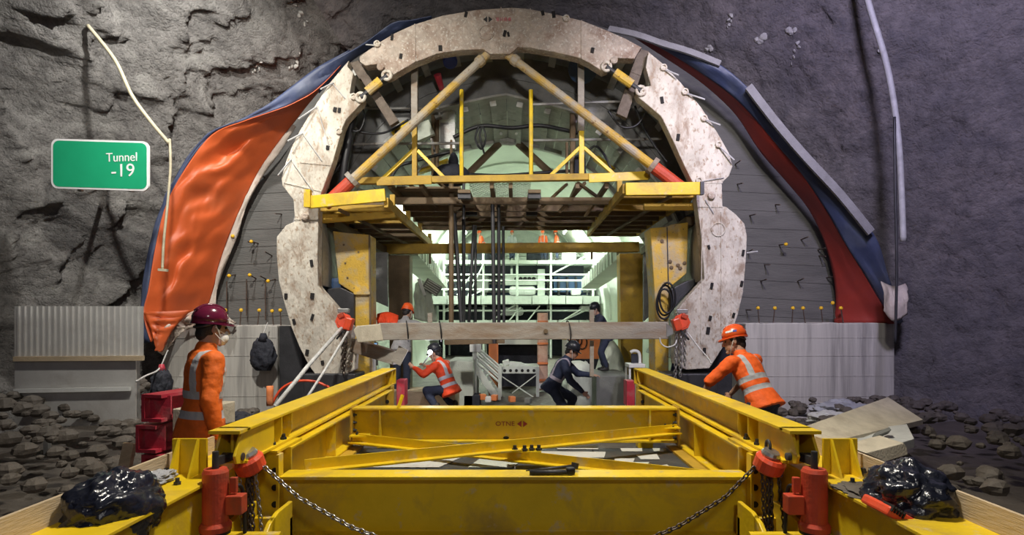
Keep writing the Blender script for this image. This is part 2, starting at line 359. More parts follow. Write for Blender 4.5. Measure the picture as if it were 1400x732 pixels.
def vest(name, base, stripe, bands, straps=(0.085, 0.135), strap_from=None):
    """cloth with reflective tape: bands = [(lo, hi)] along the spine, straps = |sideways| range above strap_from"""
    m, nt, b = nodes_of(name)
    tc = mk(nt, 'ShaderNodeTexCoord')
    f, _ = noise_ramp(nt, 9, 0.3, 0.7, vec=tc.outputs['Object'])
    c = mixc(nt, f, tuple(x * 0.82 for x in base), tuple(min(1, x * 1.12) for x in base))
    sp = mk(nt, 'ShaderNodeAttribute'); sp.attribute_name = 'spine'
    lt = mk(nt, 'ShaderNodeAttribute'); lt.attribute_name = 'side'
    def rng(s, lo, hi):
        g = mk(nt, 'ShaderNodeMath', operation='GREATER_THAN'); g.inputs[1].default_value = lo; nt.links.new(s, g.inputs[0])
        l = mk(nt, 'ShaderNodeMath', operation='LESS_THAN'); l.inputs[1].default_value = hi; nt.links.new(s, l.inputs[0])
        x = mk(nt, 'ShaderNodeMath', operation='MULTIPLY'); nt.links.new(g.outputs[0], x.inputs[0]); nt.links.new(l.outputs[0], x.inputs[1]); return x.outputs[0]
    tot = None
    parts = [rng(sp.outputs['Fac'], lo, hi) for lo, hi in bands]
    if straps:
        a = rng(lt.outputs['Fac'], *straps); g = rng(sp.outputs['Fac'], strap_from if strap_from is not None else bands[-1][0], 0.9)
        x = mk(nt, 'ShaderNodeMath', operation='MULTIPLY'); nt.links.new(a, x.inputs[0]); nt.links.new(g, x.inputs[1]); parts.append(x.outputs[0])
    for p in parts:
        if tot is None: tot = p
        else:
            x = mk(nt, 'ShaderNodeMath', operation='MAXIMUM'); nt.links.new(tot, x.inputs[0]); nt.links.new(p, x.inputs[1]); tot = x.outputs[0]
    nt.links.new(mixc(nt, tot, c, stripe), b.inputs['Base Color'])
    b.inputs['Roughness'].default_value = 0.75
    n = mk(nt, 'ShaderNodeTexNoise'); n.inputs['Scale'].default_value = 22; nt.links.new(tc.outputs['Object'], n.inputs['Vector'])
    bp = mk(nt, 'ShaderNodeBump'); bp.inputs['Strength'].default_value = 0.25; bp.inputs['Distance'].default_value = 0.03
    nt.links.new(n.outputs['Fac'], bp.inputs['Height']); nt.links.new(bp.outputs['Normal'], b.inputs['Normal'])
    return m
TAPE = (0.46, 0.46, 0.48)
vest('vest_rust', (0.80, 0.15, 0.012), TAPE, [(0.02, 0.075), (0.16, 0.215)], (0.075, 0.13), 0.16)
vest('vest_orange', (0.92, 0.13, 0.012), TAPE, [(0.09, 0.145), (0.20, 0.255)], (0.085, 0.135), 0.20)
vest('vest_red', (0.78, 0.065, 0.012), TAPE, [(0.02, 0.08), (0.16, 0.22)], (0.07, 0.13), 0.16)
vest('vest_navy', (0.014, 0.022, 0.055), (0.34, 0.30, 0.36), [(0.12, 0.175)], (0.07, 0.125), 0.12)
vest('vest_plain_orange', (0.85, 0.13, 0.03), TAPE, [(0.1, 0.15)], (0.085, 0.135), 0.1)
vest('jacket_navy', (0.014, 0.018, 0.04), (0.30, 0.28, 0.32), [(-0.2, -0.19)], None)

# ================================================================ the setting
RP = [(-3.0, 10.0), (4.0, 9.8), (7.0, 9.3), (8.2, 8.75), (9.2, 8.0), (10.2, 7.15), (11.0, 6.5), (11.8, 5.95)]
def rock_r(Y):
    for (a, ra), (b, rb) in zip(RP, RP[1:]):
        if Y <= b: return ra + (rb - ra) * (Y - a) / (b - a)
    return RP[-1][1]
def rock_pt(s, Y):
    """s runs -1 (left foot) .. 0 (crown) .. 1 (right foot)"""
    r = rock_r(Y); lower = 0.16
    a = abs(s)
    if a <= 1 - lower:
        th = math.pi / 2 * a / (1 - lower); x, z, nx, nz = r * math.sin(th), EYE + r * math.cos(th), math.sin(th), math.cos(th)
    else:
        x, z, nx, nz = r, EYE - (EYE + 0.25) * (a - 1 + lower) / lower, 1.0, 0.0
    x = math.copysign(x, s) if s else 0.0; nx = math.copysign(nx, s) if s else 0.0
    p = Vector((x, Y, z))
    left = 1.0 if s < 0 else 0.35
    if s > -0.25: left = 0.35 + 0.65 * min(1, max(0, (-s - 0.05) / 0.3))
    d = 0.24 * noise.fractal(p * 0.75, 1.0, 2.0, 4) * (0.4 + left) + 0.26 * left * noise.fractal(p * 1.7 + Vector((9, 3, 1)), 0.8, 2.1, 6) + 0.85 * left * left * (abs(noise.noise(p * 0.95 + Vector((2, 7, 5)))) - 0.22)
    return p + Vector((nx, -0.55, nz)).normalized() * d
ys = [-3, -1, 1, 3, 4.5, 6, 6.8] + [7.4 + 0.055 * i for i in range(81)]
def rock_part(name, s0, s1, n, m):
    b = MB(); b.v = [rock_pt(s0 + (s1 - s0) * i / n, y) for y in ys for i in range(n + 1)]
    for j in range(len(ys) - 1):
        for i in range(n):
            a = j * (n + 1) + i; b.f.append((a, a + 1, a + n + 2, a + n + 1))
    return struct(b.build(name, m, None, smooth=True, fix=False))
rock_part('wall_left', -1.0, -0.30, 200, M['rock'])
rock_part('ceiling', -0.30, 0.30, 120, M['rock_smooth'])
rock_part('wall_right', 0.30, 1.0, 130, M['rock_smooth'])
# ground
b = MB(); n = 90
for j in range(n + 1):
    for i in range(n + 1):
        p = Vector((-11 + 22 * i / n, -3 + 36 * j / n, 0))
        e = max(0, abs(p.x) - 2.6)
        p.z = -0.02 + 0.05 * noise.fractal(p * 1.3, 1, 2, 3) * (0.3 + min(1.5, e)) - 0.02
        b.v.append(p)
for j in range(n):
    for i in range(n):
        a = j * (n + 1) + i; b.f.append((a, a + 1, a + n + 2, a + n + 1))
struct(b.build('floor', M['mud'], None, smooth=True, fix=False))

# ---- outline of the formwork face, pixel positions on the plane Y = RY
RY = 9.6
CROWN_OUT = [(491.5, 77), (518, 58), (540, 45), (564, 34), (605, 21), (653, 13), (700, 10), (724, 12), (758, 19), (796, 28), (826.6, 40), (854, 52), (878, 65)]
CROWN_IN = [(876, 66), (867.6, 80), (838.6, 79), (837, 86), (832, 95), (825, 98), (806, 86), (792.5, 79), (758, 71), (724, 65), (708, 64), (697, 73.5), (670, 73.5), (661, 67), (632, 68), (598, 73), (567, 85), (537, 102.5), (528, 107), (523, 99), (521, 87), (499, 89.5), (491.5, 84)]
LEFT_OUT = [(434, 516), (422, 500), (409, 474), (398, 447), (389.5, 418), (381, 385), (378, 349), (378, 324), (391, 308), (402.6, 303), (402.6, 296), (401, 273.5), (386, 254), (384.6, 244), (391, 220), (400, 198), (410, 178), (431, 143.5), (451, 113), (477, 82)]
LEFT_IN = [(475, 91), (483, 99.7), (478, 127.5), (494, 129), (497, 134), (494, 141), (473, 163.6), (468, 175), (455, 221), (437, 270), (435, 293), (435, 303), (434, 355.6), (435, 391.6), (465, 426), (481, 447), (481, 469), (486, 487), (484.6, 506), (470, 514), (447, 524)]
RIGHT_OUT = [(886.6, 70.6), (906, 86.6), (931, 113), (959, 147), (980.7, 180.7), (996.7, 209), (1002, 227), (996.7, 241), (987, 250), (988, 282), (993, 283), (1005.5, 292.5), (1018, 306), (1021.5, 323), (1019.7, 358.7), (1016, 401), (1009, 430), (1002, 451), (988, 476), (970, 504)]
RIGHT_IN = [(938, 506), (922, 497), (922, 462), (927.5, 422.6), (936, 412), (963, 382), (961, 348), (957.6, 312.6), (953, 277), (949, 253.5), (936, 227), (913, 177), (904, 159), (892, 149), (873, 133), (870, 127), (872, 120), (890, 117), (883, 92), (885, 78)]
def at(pts, Y=RY): return [P(x, y, Y) for x, y in pts]
ARC = [(434, 516), (409, 474), (389.5, 418), (381, 385), (378, 349), (388, 318), (402, 300), (400, 268), (392, 240), (400, 198), (431, 143.5), (451, 113), (477, 82), (491.5, 77), (518, 58), (564, 34), (605, 21), (653, 13), (700, 10), (758, 19), (796, 28), (826.6, 40), (878, 65), (906, 86.6), (931, 113), (959, 147), (980.7, 180.7), (996, 215), (988, 255), (989, 284), (1008, 305), (1018, 330), (1019.7, 358.7), (1016, 401), (1002, 451), (988, 476), (970, 504)]
arc = resample(at(ARC), step=0.62)
NA = len(arc)
def arc_n(i):
    d = (arc[min(i + 1, NA - 1)] - arc[max(i - 1, 0)]).normalized()
    return Vector((d.z, 0, -d.x))            # points inwards
# ---- end face of the concrete lining behind the formwork (bulkhead) with dowels
BY = 11.2
def outer_pt(p, r=6.25):
    v = Vector((p.x, 0, p.z - EYE))
    if v.z > 0: v = v.normalized() * (r - 0.42 * (v.z / v.length) ** 2); return Vector((v.x, BY, EYE + v.z))
    return Vector((math.copysign(r, p.x), BY, p.z))
ip = [Vector((q.x, BY, q.z)) - arc_n(i) * 0.05 for i, q in enumerate(arc)]
op = [outer_pt(q) for q in ip]
half = NA // 2
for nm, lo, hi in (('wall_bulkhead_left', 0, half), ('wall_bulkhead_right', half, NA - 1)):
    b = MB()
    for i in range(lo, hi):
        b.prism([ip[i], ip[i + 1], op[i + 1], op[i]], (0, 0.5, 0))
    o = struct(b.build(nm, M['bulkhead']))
    # board joints standing proud of the end face
    q = MB()
    sgn = -1 if nm.endswith('left') else 1
    for k in range(9):
        z = EYE + 0.12 + k * 0.34
        x0 = 3.95 - 0.02 * k * k * 0.6; x1 = math.sqrt(max(0, 6.1 ** 2 - (z - EYE) ** 2))
        q.bar((sgn * x0, BY - 0.004, z + 0.02 * math.sin(k)), (sgn * x1, BY - 0.004, z - 0.1), 0.012, 0.02)
    q.build('board_ridge', M['bulkhead'], o)
dow = MB().cone((0, 0, 0), (0, -0.28, 0.02), 0.012, 0.012, 6).mesh('dowel', M['rebar'])
capm = MB().lathe([(0.018, 0), (0.032, 0.01), (0.036, 0.03), (0.026, 0.055), (0.008, 0.062)], (0, -0.26, 0.02), (0, -1, 0), 8).mesh('dowel_cap', M['yellow_cap'], True)
bl, br = bpy.data.objects['wall_bulkhead_left'], bpy.data.objects['wall_bulkhead_right']
def dowel(px, py, par, cap, tilt, Y=BY, up=False):
    mt = Matrix.Translation(P(px, py, Y)) @ Matrix.Rotation(tilt, 4, 'Y') @ (Matrix.Rotation(-math.pi / 2, 4, 'X') if up else Matrix.Rotation(random.uniform(-0.1, 0.3), 4, 'X')) 
    d = link('dowel', dow, par, None, mt)
    if cap: link('dowel_cap', capm, d, None, mt)
for (px, py, c) in [(328, 325, 1), (353, 333, 1), (340, 262, 0), (362, 243, 0), (385, 293, 0), (295, 371, 1), (322, 376, 1), (350, 381, 1), (377, 382, 1), (348, 332, 0), (372, 350, 0), (364, 382, 0), (360, 205, 0), (335, 300, 0)]:
    dowel(px, py, bl, c, random.uniform(-0.5, 0.5))
for (px, py, c) in [(1008, 252, 0), (1025, 295, 0), (1065, 335, 1), (1095, 328, 0), (1060, 280, 0), (1045, 362, 0), (1040, 385, 0), (1090, 385, 0), (1130, 380, 0), (1118, 342, 0), (1120, 350, 0), (1022, 345, 0), (1020, 424, 0), (1005, 225, 0)]:
    dowel(px, py, br, c, random.uniform(-0.5, 0.5))
# ---- kicker blocks below the bulkhead
KY = 10.4
def kicker(nm, x0, x1, ztop):
    o = MB()
    n = 14; top = [(x0 + (x1 - x0) * i / n, ztop + 0.025 * noise.noise(Vector((i * 0.7, x0, 0)))) for i in range(n + 1)]
    pts = [Vector((x0, KY, -0.1))] + [Vector((x, KY, z)) for x, z in top] + [Vector((x1, KY, -0.1))]
    o.prism(pts, (0, 0.9, 0)); ob = struct(o.build(nm, M['kicker'], None, bevel=0.02))
    for k, z in enumerate((0.36, 0.72, 1.08, 1.4)):            # formwork board marks
        MB().bar((x0 + 0.02, KY - 0.002, z), (x1 - 0.02, KY - 0.002, z + 0.01), 0.008, 0.012).build('board_mark', M['kicker'], ob)
    return ob
kl = kicker('wall_kicker_left', -6.25, -4.22, 1.63)
kr = kicker('wall_kicker_right', 4.1, 6.75, 1.67)
for (px, py) in [(310, 446), (328, 446), (352, 446), (384, 446), (374, 447)]:
    m_ = Matrix.Translation(P(px, py, 10.7)) @ Matrix.Rotation(random.uniform(-0.15, 0.15), 4, 'Y') @ Matrix.Rotation(-math.pi / 2, 4, 'X')
    d = link('dowel', dow, kl, None, m_); link('dowel_cap', capm, d, None, m_)
for (px, py) in [(1038, 443), (1057, 443), (1083, 443), (1101, 443), (1125, 443), (1153, 443), (1142, 436)]:
    m_ = Matrix.Translation(P(px, py, 10.7)) @ Matrix.Rotation(random.uniform(-0.15, 0.15), 4, 'Y') @ Matrix.Rotation(-math.pi / 2, 4, 'X')
    d = link('dowel', dow, kr, None, m_); link('dowel_cap', capm, d, None, m_)
for (a, c) in [((337, 382), (337, 432)), ((363, 385), (363, 438)), ((310, 385), (310, 425))]:
    MB().cone(P(*a, 11.05), P(*c, 11.05), 0.013, 0.013, 6).build('dowel', M['rebar'], bl)
# ---- finished lining beyond the formwork
LY0, LY1 = 14.35, 34.0
LP = []
for i in range(41):
    t = math.pi * i / 40
    LP.append(Vector((-3.98 * math.cos(t), 0, EYE + 5.15 * math.sin(t) ** 0.92)))
LP = [Vector((-3.7, 0, -0.1)), Vector((-3.9, 0, 0.9))] + LP + [Vector((3.9, 0, 0.9)), Vector((3.7, 0, -0.1))]
b = MB(); rows = 12
for j in range(rows + 1):
    y = LY0 + (LY1 - LY0) * j / rows; b.v += [Vector((p.x, y, p.z)) for p in LP]
nl = len(LP)
for j in range(rows):
    for i in range(nl - 1):
        b.f.append((j * nl + i, j * nl + i + 1, (j + 1) * nl + i + 1, (j + 1) * nl + i))
struct(b.build('wall_lining', M['lining'], None, smooth=True, fix=False))
MB().span((-4.2, LY1, -0.2), (4.2, LY1 + 0.2, 7.2)).build('wall_back', M['lining']); struct(bpy.data.objects['wall_back'])
# construction joint ribs of the lining, proud by a hand
for k, y in enumerate((19.0, 24.0, 29.0)):
    q = MB()
    for i in range(2, nl - 3): q.bar(Vector((LP[i].x * 0.995, y, LP[i].z)), Vector((LP[i + 1].x * 0.995, y, LP[i + 1].z)), 0.12, 0.05, (0, 1, 0))
    struct(q.build('trim_%d' % (k + 1), M['lining']))
# sloping side benches of the finished tunnel
for s, pts in ((-1, [(553, 338, 14.6), (600, 388, 25.6)]), (1, [(862, 344, 14.6), (806, 389, 25.6)])):
    a, c = P(*pts[0]), P(*pts[1])
    q = MB(); q.bar(a, c, 0.7, 0.42)
    o = q.build('side_duct', M['lining'], None, bevel=0.02)
    tag(o, 'pale concrete duct sloping along the %s wall of the finished tunnel' % ('left' if s < 0 else 'right'), 'duct', 'ducts in the finished tunnel')
    d = c - a
    for k in range(1, 15):
        p = a + d * (k / 15); q2 = MB().bar(p + Vector((-s * 0.36, 0, -0.21)), p + Vector((-s * 0.36, 0, 0.21)), 0.05, 0.03); q2.build('duct_rib', M['lining'], o)

# ================================================================ waterproofing membranes
def sheet(curveA, curveB, nu, nv, billow, seed, wr=0.06):
    A = resample(smooth_pts(curveA, 6), n=nu); B = resample(smooth_pts(curveB, 6), n=nu)
    b = MB()
    for j in range(nv + 1):
        t = j / nv
        for i in range(nu + 1):
            p = A[i].lerp(B[i], t)
            g = math.sin(math.pi * t)
            u = i / nu
            wv = noise.noise(Vector((u * 9 + seed, t * 2.2, seed))) + 0.6 * noise.noise(Vector((u * 22 + seed, t * 2.0 + u * 6, seed + 4)))
            fold = 0.5 * abs(math.sin(u * 17 + t * 5 + seed + 1.5 * noise.noise(Vector((u * 4, t * 3, seed))))) - 1.1 * abs(noise.noise(Vector((u * 7 + t * 2.5, t * 2.2 - u * 3, seed + 2)))) - 0.18 * abs(noise.noise(Vector((u * 16 - t * 4, t * 5 + u * 5, seed + 6))))
            p = p + Vector((0, -billow * g - wr * g * (wv + fold), 0)) + Vector((0, 0, 0.25 * wr * g * wv))
            b.v.append(p)
    for j in range(nv):
        for i in range(nu):
            a = j * (nu + 1) + i; b.f.append((a, a + 1, a + nu + 2, a + nu + 1))
    return b
def solid(o, th):
    s = o.modifiers.new('thickness', 'SOLIDIFY'); s.thickness = th; s.offset = 0; return o
def C(pts, y0, y1):
    n = len(pts) - 1; return [P(x, y, y0 + (y1 - y0) * i / n) for i, (x, y) in enumerate(pts)]
ml = thing('waterproof_membrane', 'bright orange plastic membrane peeling from the rock beside the green sign', 'membrane', P(240, 460, 10.2), 'waterproofing membranes')
LI = [(270, 445), (284, 420), (292, 395), (300, 362), (315, 320), (332, 280), (352, 238), (375, 203), (400, 170), (425, 138), (452, 108), (490, 72)]
LO = [(206, 468), (196, 430), (203, 395), (212, 340), (227, 280), (255, 228), (290, 184), (332, 166), (368, 154), (400, 142), (434, 122), (475, 80)]
LB = [(196, 470), (193, 420), (196, 380), (206, 330), (220, 285), (250, 225), (288, 181), (330, 163), (366, 143), (398, 119), (434, 92), (478, 68)]
solid(sheet(C(LI, 10.95, 10.95), C(LO, 9.75, 10.3), 130, 40, 0.10, 3.0, 0.15).build('orange_sheet', M['membrane'], ml, smooth=True, fix=False), 0.012)
solid(sheet(C(LO, 9.78, 10.32), C(LB, 9.9, 10.2), 90, 6, 0.02, 8.0, 0.05).build('blue_border', M['membrane_back'], ml, smooth=True, fix=False), 0.012)
top1 = [(434, 92), (475, 72), (505, 54), (537, 31), (564, 27), (590, 22)]; top2 = [(436, 128), (480, 84), (515, 62), (545, 44), (570, 36), (592, 30)]
solid(sheet(C(top1, 10.15, 10.2), C(top2, 10.4, 10.4), 40, 6, 0.03, 5.0, 0.05).build('blue_border', M['membrane_back'], ml, smooth=True, fix=False), 0.012)
# hanging tail of the membrane beside the kicker and the pale fleece folded over the kicker
solid(sheet(C([(196, 428), (206, 450), (213, 478)], 9.75, 9.7), C([(262, 424), (236, 452), (222, 482)], 10.1, 9.8), 20, 10, 0.06, 2.0, 0.08).build('hanging_tail', M['membrane'], ml, smooth=True, fix=False), 0.012)
solid(sheet(C([(228, 470), (234, 444), (255, 430), (288, 420), (320, 440)], 10.05, 10.3), C([(222, 486), (240, 464), (258, 450), (290, 446), (322, 447)], 10.1, 10.3), 60, 14, 0.05, 7.0, 0.22).build('fleece_fold', M['fleece'], ml, smooth=True, fix=False), 0.02)
LE = [(x + 7 + 3 * math.sin(i * 2.1), y + 3) for i, (x, y) in enumerate(LI[:9])]
solid(sheet(C(LI[:9], 10.93, 10.93), C(LE, 10.98, 10.98), 60, 4, 0.02, 9.0, 0.06).build('fleece_edge', M['fleece'], ml, smooth=True, fix=False), 0.02)
mr = thing('waterproof_membrane', 'navy-edged plastic membrane, its orange darkened for the dim side, hanging from the rock above the kicker', 'membrane', P(1180, 440, 10.2), 'waterproofing membranes')
RI = [(1140, 443), (1143, 410), (1138, 370), (1125, 325), (1105, 285), (1075, 248), (1040, 208), (1010, 162), (985, 135), (950, 106), (905, 76), (862, 48)]
RM = [(1224, 443), (1204, 412), (1180, 372), (1155, 332), (1130, 288), (1098, 240), (1064, 200), (1032, 162), (1002, 132), (962, 102), (915, 72), (868, 46)]
RO = [(1234, 440), (1224, 405), (1212, 370), (1200, 330), (1172, 290), (1130, 245), (1082, 190), (1040, 138), (990, 92), (940, 70), (890, 54), (832, 38)]
solid(sheet(C(RI, 11.0, 10.6), C(RM, 10.35, 10.35), 80, 14, 0.05, 12.0, 0.07).build('dimmed_sheet', M['membrane_dim'], mr, smooth=True, fix=False), 0.012)
solid(sheet(C(RM, 10.34, 10.34), C(RO, 10.0, 10.15), 80, 12, 0.05, 15.0, 0.07).build('navy_border', M['membrane_back'], mr, smooth=True, fix=False), 0.012)
o = MB()
bt = C([(1024, 118), (1060, 165), (1100, 212), (1150, 266), (1192, 318)], 10.0, 9.9)
o.loft([[p + Vector((-0.055, 0, -0.04)), p + Vector((0.05, 0, 0.05)), p + Vector((0.055, 0.05, 0.04)), p + Vector((-0.05, 0.05, -0.05))] for p in resample(smooth_pts(bt, 4), n=16)])
tag(o.build('edge_batten', M['batten'], None), 'long grey batten pinning the upper edge of the navy membrane', 'batten')
o = MB(); ft = C([(832, 38), (870, 46), (905, 58), (945, 70), (985, 86)], 10.05, 10.05)
o.loft([[p + Vector((-0.02, 0, -0.05)), p + Vector((0.02, 0, 0.04)), p + Vector((0.03, 0.04, 0.03)), p + Vector((-0.01, 0.04, -0.06))] for p in resample(smooth_pts(ft, 4), n=14)])
tag(o.build('edge_batten', M['batten'], None), 'thin grey strip along the membrane edge right of the arch crown', 'batten')
# grey torn sheet at the foot of the darkened membrane
solid(sheet(C([(1204, 385), (1222, 392), (1238, 388)], 9.9, 9.9), C([(1208, 425), (1222, 440), (1240, 430)], 9.8, 9.8), 14, 10, 0.06, 19, 0.08).build('torn_sheet', M['fleece'], mr, smooth=True, fix=False), 0.012)
# hoses on the rock
o = MB().tube(smooth_pts([P(120, 35, 9.0), P(157, 82, 9.0), P(180, 130, 9.05), P(205, 165, 9.1), P(231, 196, 9.2)]), 0.030)
h1 = o.build('pale_hose', M['hose_pale'], None, smooth=True); tag(h1, 'pale yellowish hose slanting across the left rock above the green sign', 'hose')
o = MB().tube(smooth_pts([P(232, 190, 9.2), P(233, 230, 9.2), P(229, 280, 9.2), P(224, 330, 9.2), P(222, 368, 9.2)]), 0.020)
h2 = o.build('hanging_rope', M['hose_pale'], None, smooth=True); tag(h2, 'thin rope hanging down in front of the orange membrane', 'rope')
MB().bar(P(217, 369, 9.2), P(229, 370, 9.2), 0.05, 0.04).build('rope_end', M['hose_pale'], h2)
o = MB().tube(smooth_pts([P(1178, -30, 9.0), P(1192, 20, 9.0), P(1210, 80, 9.0), P(1222, 140, 9.0), P(1229, 200, 9.0), P(1232, 250, 9.0), P(1235, 330, 9.0)]), 0.045)
tag(o.build('grey_pipe', M['pipe_pale'], None, smooth=True), 'long grey pipe curving down the dark right rock wall', 'pipe')
o = MB().tube(smooth_pts([P(1223, 160, 8.95), P(1224, 260, 8.95), P(1226, 360, 8.95), P(1224, 470, 8.95)]), 0.02)
tag(o.build('thin_cable', M['dark_steel'], None, smooth=True), 'thin black cable dropping beside the grey pipe on the right rock', 'cable')
# pale drips of grout stuck to the rock
def on_rock(px, py):
    best = None
    for i in range(401):
        s_ = -1 + 2 * i / 400
        if (s_ < 0) != (px < CX): continue
        for y in (7.4 + 0.05 * k for k in range(88)):
            r = rock_r(y); a = abs(s_); 
            if a > 0.84: continue
            th = math.pi / 2 * a / 0.84; X = math.copysign(r * math.sin(th), s_); Z = r * math.cos(th)
            e = (CX + X / y * F - px) ** 2 + (CY - Z / y * F - py) ** 2
            if best is None or e < best[0]: best = (e, s_, y)
    p = rock_pt(best[1], best[2]); q = rock_pt(best[1] + 0.004, best[2]); r_ = rock_pt(best[1], best[2] + 0.05)
    n_ = (q - p).cross(r_ - p).normalized()
    if n_.y > 0: n_ = -n_
    return p, n_
for (px, py, hgt, wd) in [(355, 80, 24, 5), (392, 52, 34, 6), (420, 20, 20, 6), (1001, 16, 18, 4), (1046, 46, 6, 7), (1083, 42, 6, 7), (1087, 62, 20, 4), (968, 65, 5, 5), (1216, 52, 16, 3)]:
    b = MB(); random.seed(px)
    for k in range(7):
        t = k / 6; x, y = px + random.uniform(-1, 1) * wd * (1 - t) * 0.8 - 2 * t, py + hgt * t
        p, n_ = on_rock(x, y); w_ = wd / F * p.y * (1 - 0.75 * t) * random.uniform(0.5, 0.9)
        rot = n_.to_track_quat('Z', 'Y').to_matrix(); b.ell(p + n_ * 0.0, (w_, max(w_, hgt / F * p.y / 9), 0.035), rot, 9, 6)
    b.v = [v + Vector((noise.noise(v * 21), noise.noise(v * 19 + Vector((5, 0, 0))), noise.noise(v * 23 + Vector((0, 5, 0))))) * 0.03 for v in b.v]
    b.build('grout_drip', M['grout'], bpy.data.objects['wall_left'] if px < 500 else bpy.data.objects['wall_right'], smooth=True)

# ================================================================ formwork: face ring, skin, ribs
fw = thing('tunnel_formwork', 'big arched steel formwork with a concrete-splashed face ring', 'formwork', (0, RY, 0))
TH = 0.22
def plate(nm, pts, m, parent, Y=RY, th=TH, bevel=0.012):
    return MB().prism(at(pts, Y), (0, th, 0)).build(nm, m, parent, bevel=bevel)
crown = plate('crown_plate', CROWN_OUT + CROWN_IN, M['ring_rust'], fw)
sideL = plate('side_plate', LEFT_OUT + LEFT_IN, M['ring'], fw)
sideR = plate('side_plate', RIGHT_OUT + RIGHT_IN, M['ring'], fw)
# vertical joints of the crown plate
for (a, c) in [((685, 10), (688, 73)), ((567, 33), (568, 84)), ((795, 28), (795, 79)), ((725, 12), (726, 65))]:
    MB().bar(P(*a, RY - 0.006), P(*c, RY - 0.006), 0.022, 0.016, (1, 0, 0)).build('joint_strip', M['ring_rust'], crown)
for (a, c, par) in [((402, 300), (435, 300), sideL), ((410, 222), (452, 226), sideL), ((388, 250), (440, 262), sideL), ((955, 283), (988, 283), sideR), ((945, 250), (988, 250), sideR), ((986, 290), (986, 455), sideR), ((960, 300), (958, 470), sideR)]:
    MB().bar(P(*a, RY - 0.006), P(*c, RY - 0.006), 0.016, 0.012, (1, 0, 0)).build('joint_strip', M['ring'], par)
slot = MB().box((0, 0, 0), (0.06, 0.03, 0.10)).mesh('bolt_slot', M['slot'])
def slots(lst, par):
    for (x, y) in lst:
        link('bolt_slot', slot, par, None, Matrix.Translation(P(x, y, RY - 0.008)) @ Matrix.Rotation(random.uniform(-0.3, 0.3), 4, 'Y') @ Matrix.Diagonal((random.uniform(0.6, 1), 1, random.uniform(0.6, 1.1), 1)))
slots([(426, 360), (391, 405), (427, 405), (402, 440), (427, 434), (420, 482), (441, 496), (476, 497), (464, 151), (462, 179), (448, 202), (458, 150)], sideL)
slots([(905, 137), (927, 188), (955, 246), (969, 338), (1016, 346), (973, 391), (1014, 388), (971, 435), (1003, 431), (968, 452), (963, 480)], sideR)
slots([(602, 66), (548, 77), (536, 51), (690, 46), (695, 47), (757, 20), (810, 69), (832, 90), (742, 18), (637, 20)], crown)
boss = MB().lathe([(0.055, 0), (0.055, 0.04), (0.03, 0.045), (0.03, 0.02), (0.001, 0.02)], (0, 0, 0), (0, -1, 0), 12).mesh('bolt_boss', M['ring'], False)
for (x, y, par) in [(473, 470, sideL), (477, 497, sideL), (484, 133, sideL), (879, 127, sideR), (774, 26, crown), (516, 61, crown), (464, 180, sideL), (907, 93, sideR), (936, 126, sideR), (962, 162, sideR), (982, 198, sideR), (955, 247, sideR)]:
    link('bolt_boss', boss, par, None, Matrix.Translation(P(x, y, RY - 0.004)))
# tie rods standing out of the rim with wires
for (a, c) in [((433, 146), (408, 163)), ((414, 182), (393, 193)), ((398, 218), (380, 240)), ((456, 113), (438, 122)), ((513, 62), (500, 61))]:
    MB().cone(P(*a, RY - 0.02), P(*c, RY - 0.12), 0.014, 0.012, 6).build('tie_rod', M['pipe_pale'], sideL)
for (a, c) in [((907, 94), (928, 103)), ((936, 127), (964, 136)), ((962, 163), (985, 171)), ((982, 199), (1004, 219)), ((1021, 346), (1036, 344))]:
    MB().cone(P(*a, RY - 0.02), P(*c, RY - 0.12), 0.014, 0.012, 6).build('tie_rod', M['pipe_pale'], sideR)
for (a, c, par) in [((415, 185), (440, 220), sideL), ((434, 148), (450, 200), sideL), ((400, 222), (428, 262), sideL), ((455, 115), (472, 135), sideL), ((964, 273), (976, 292), sideR), ((955, 249), (990, 243), sideR)]:
    MB().cone(P(*a, RY - 0.02), P(*c, RY - 0.02), 0.007, 0.007, 5).build('tie_wire', M['pipe_pale'], par)
MB().torus(P(982, 314, RY - 0.005), 0.11, 0.014, (0, 1, 0), 20, 6).build('stamped_disc', M['ring'], sideR, smooth=True)
MB().torus(P(665, 44, RY - 0.005), 0.12, 0.016, (0, 1, 0), 20, 6).build('stamped_disc', M['ring_rust'], crown, smooth=True)
# painted marks on the crown
b = MB(); c0 = P(667, 26.5, RY - 0.004)
for s in (-1, 1): b.prism([c0 + Vector((s * 0.075, 0, 0)), c0 + Vector((s * 0.012, 0, 0.05)), c0 + Vector((s * 0.012, 0, -0.05))], (0, -0.004, 0))
b.build('painted_mark', M['mark_black'], crown)
b = MB(); gx = 679.0
for k in range(4):                       # four blurred square characters
    q = P(gx + 1.5, 26.5, RY - 0.004); s = 0.026
    for (dx, dz, ww, hh) in [(0, 0.8, 1.8, .3), (0, 0, 1.8, .3), (0, -0.8, 1.8, .3), (-0.75, 0, .3, 1.9), (0.75 - 0.5 * (k % 2), 0, .3, 1.9)]:
        b.box(q + Vector((dx * s, 0, dz * s)), (ww * s, 0.006, hh * s))
    gx += 5.4
b.build('painted_mark', M['mark_pink'], crown)
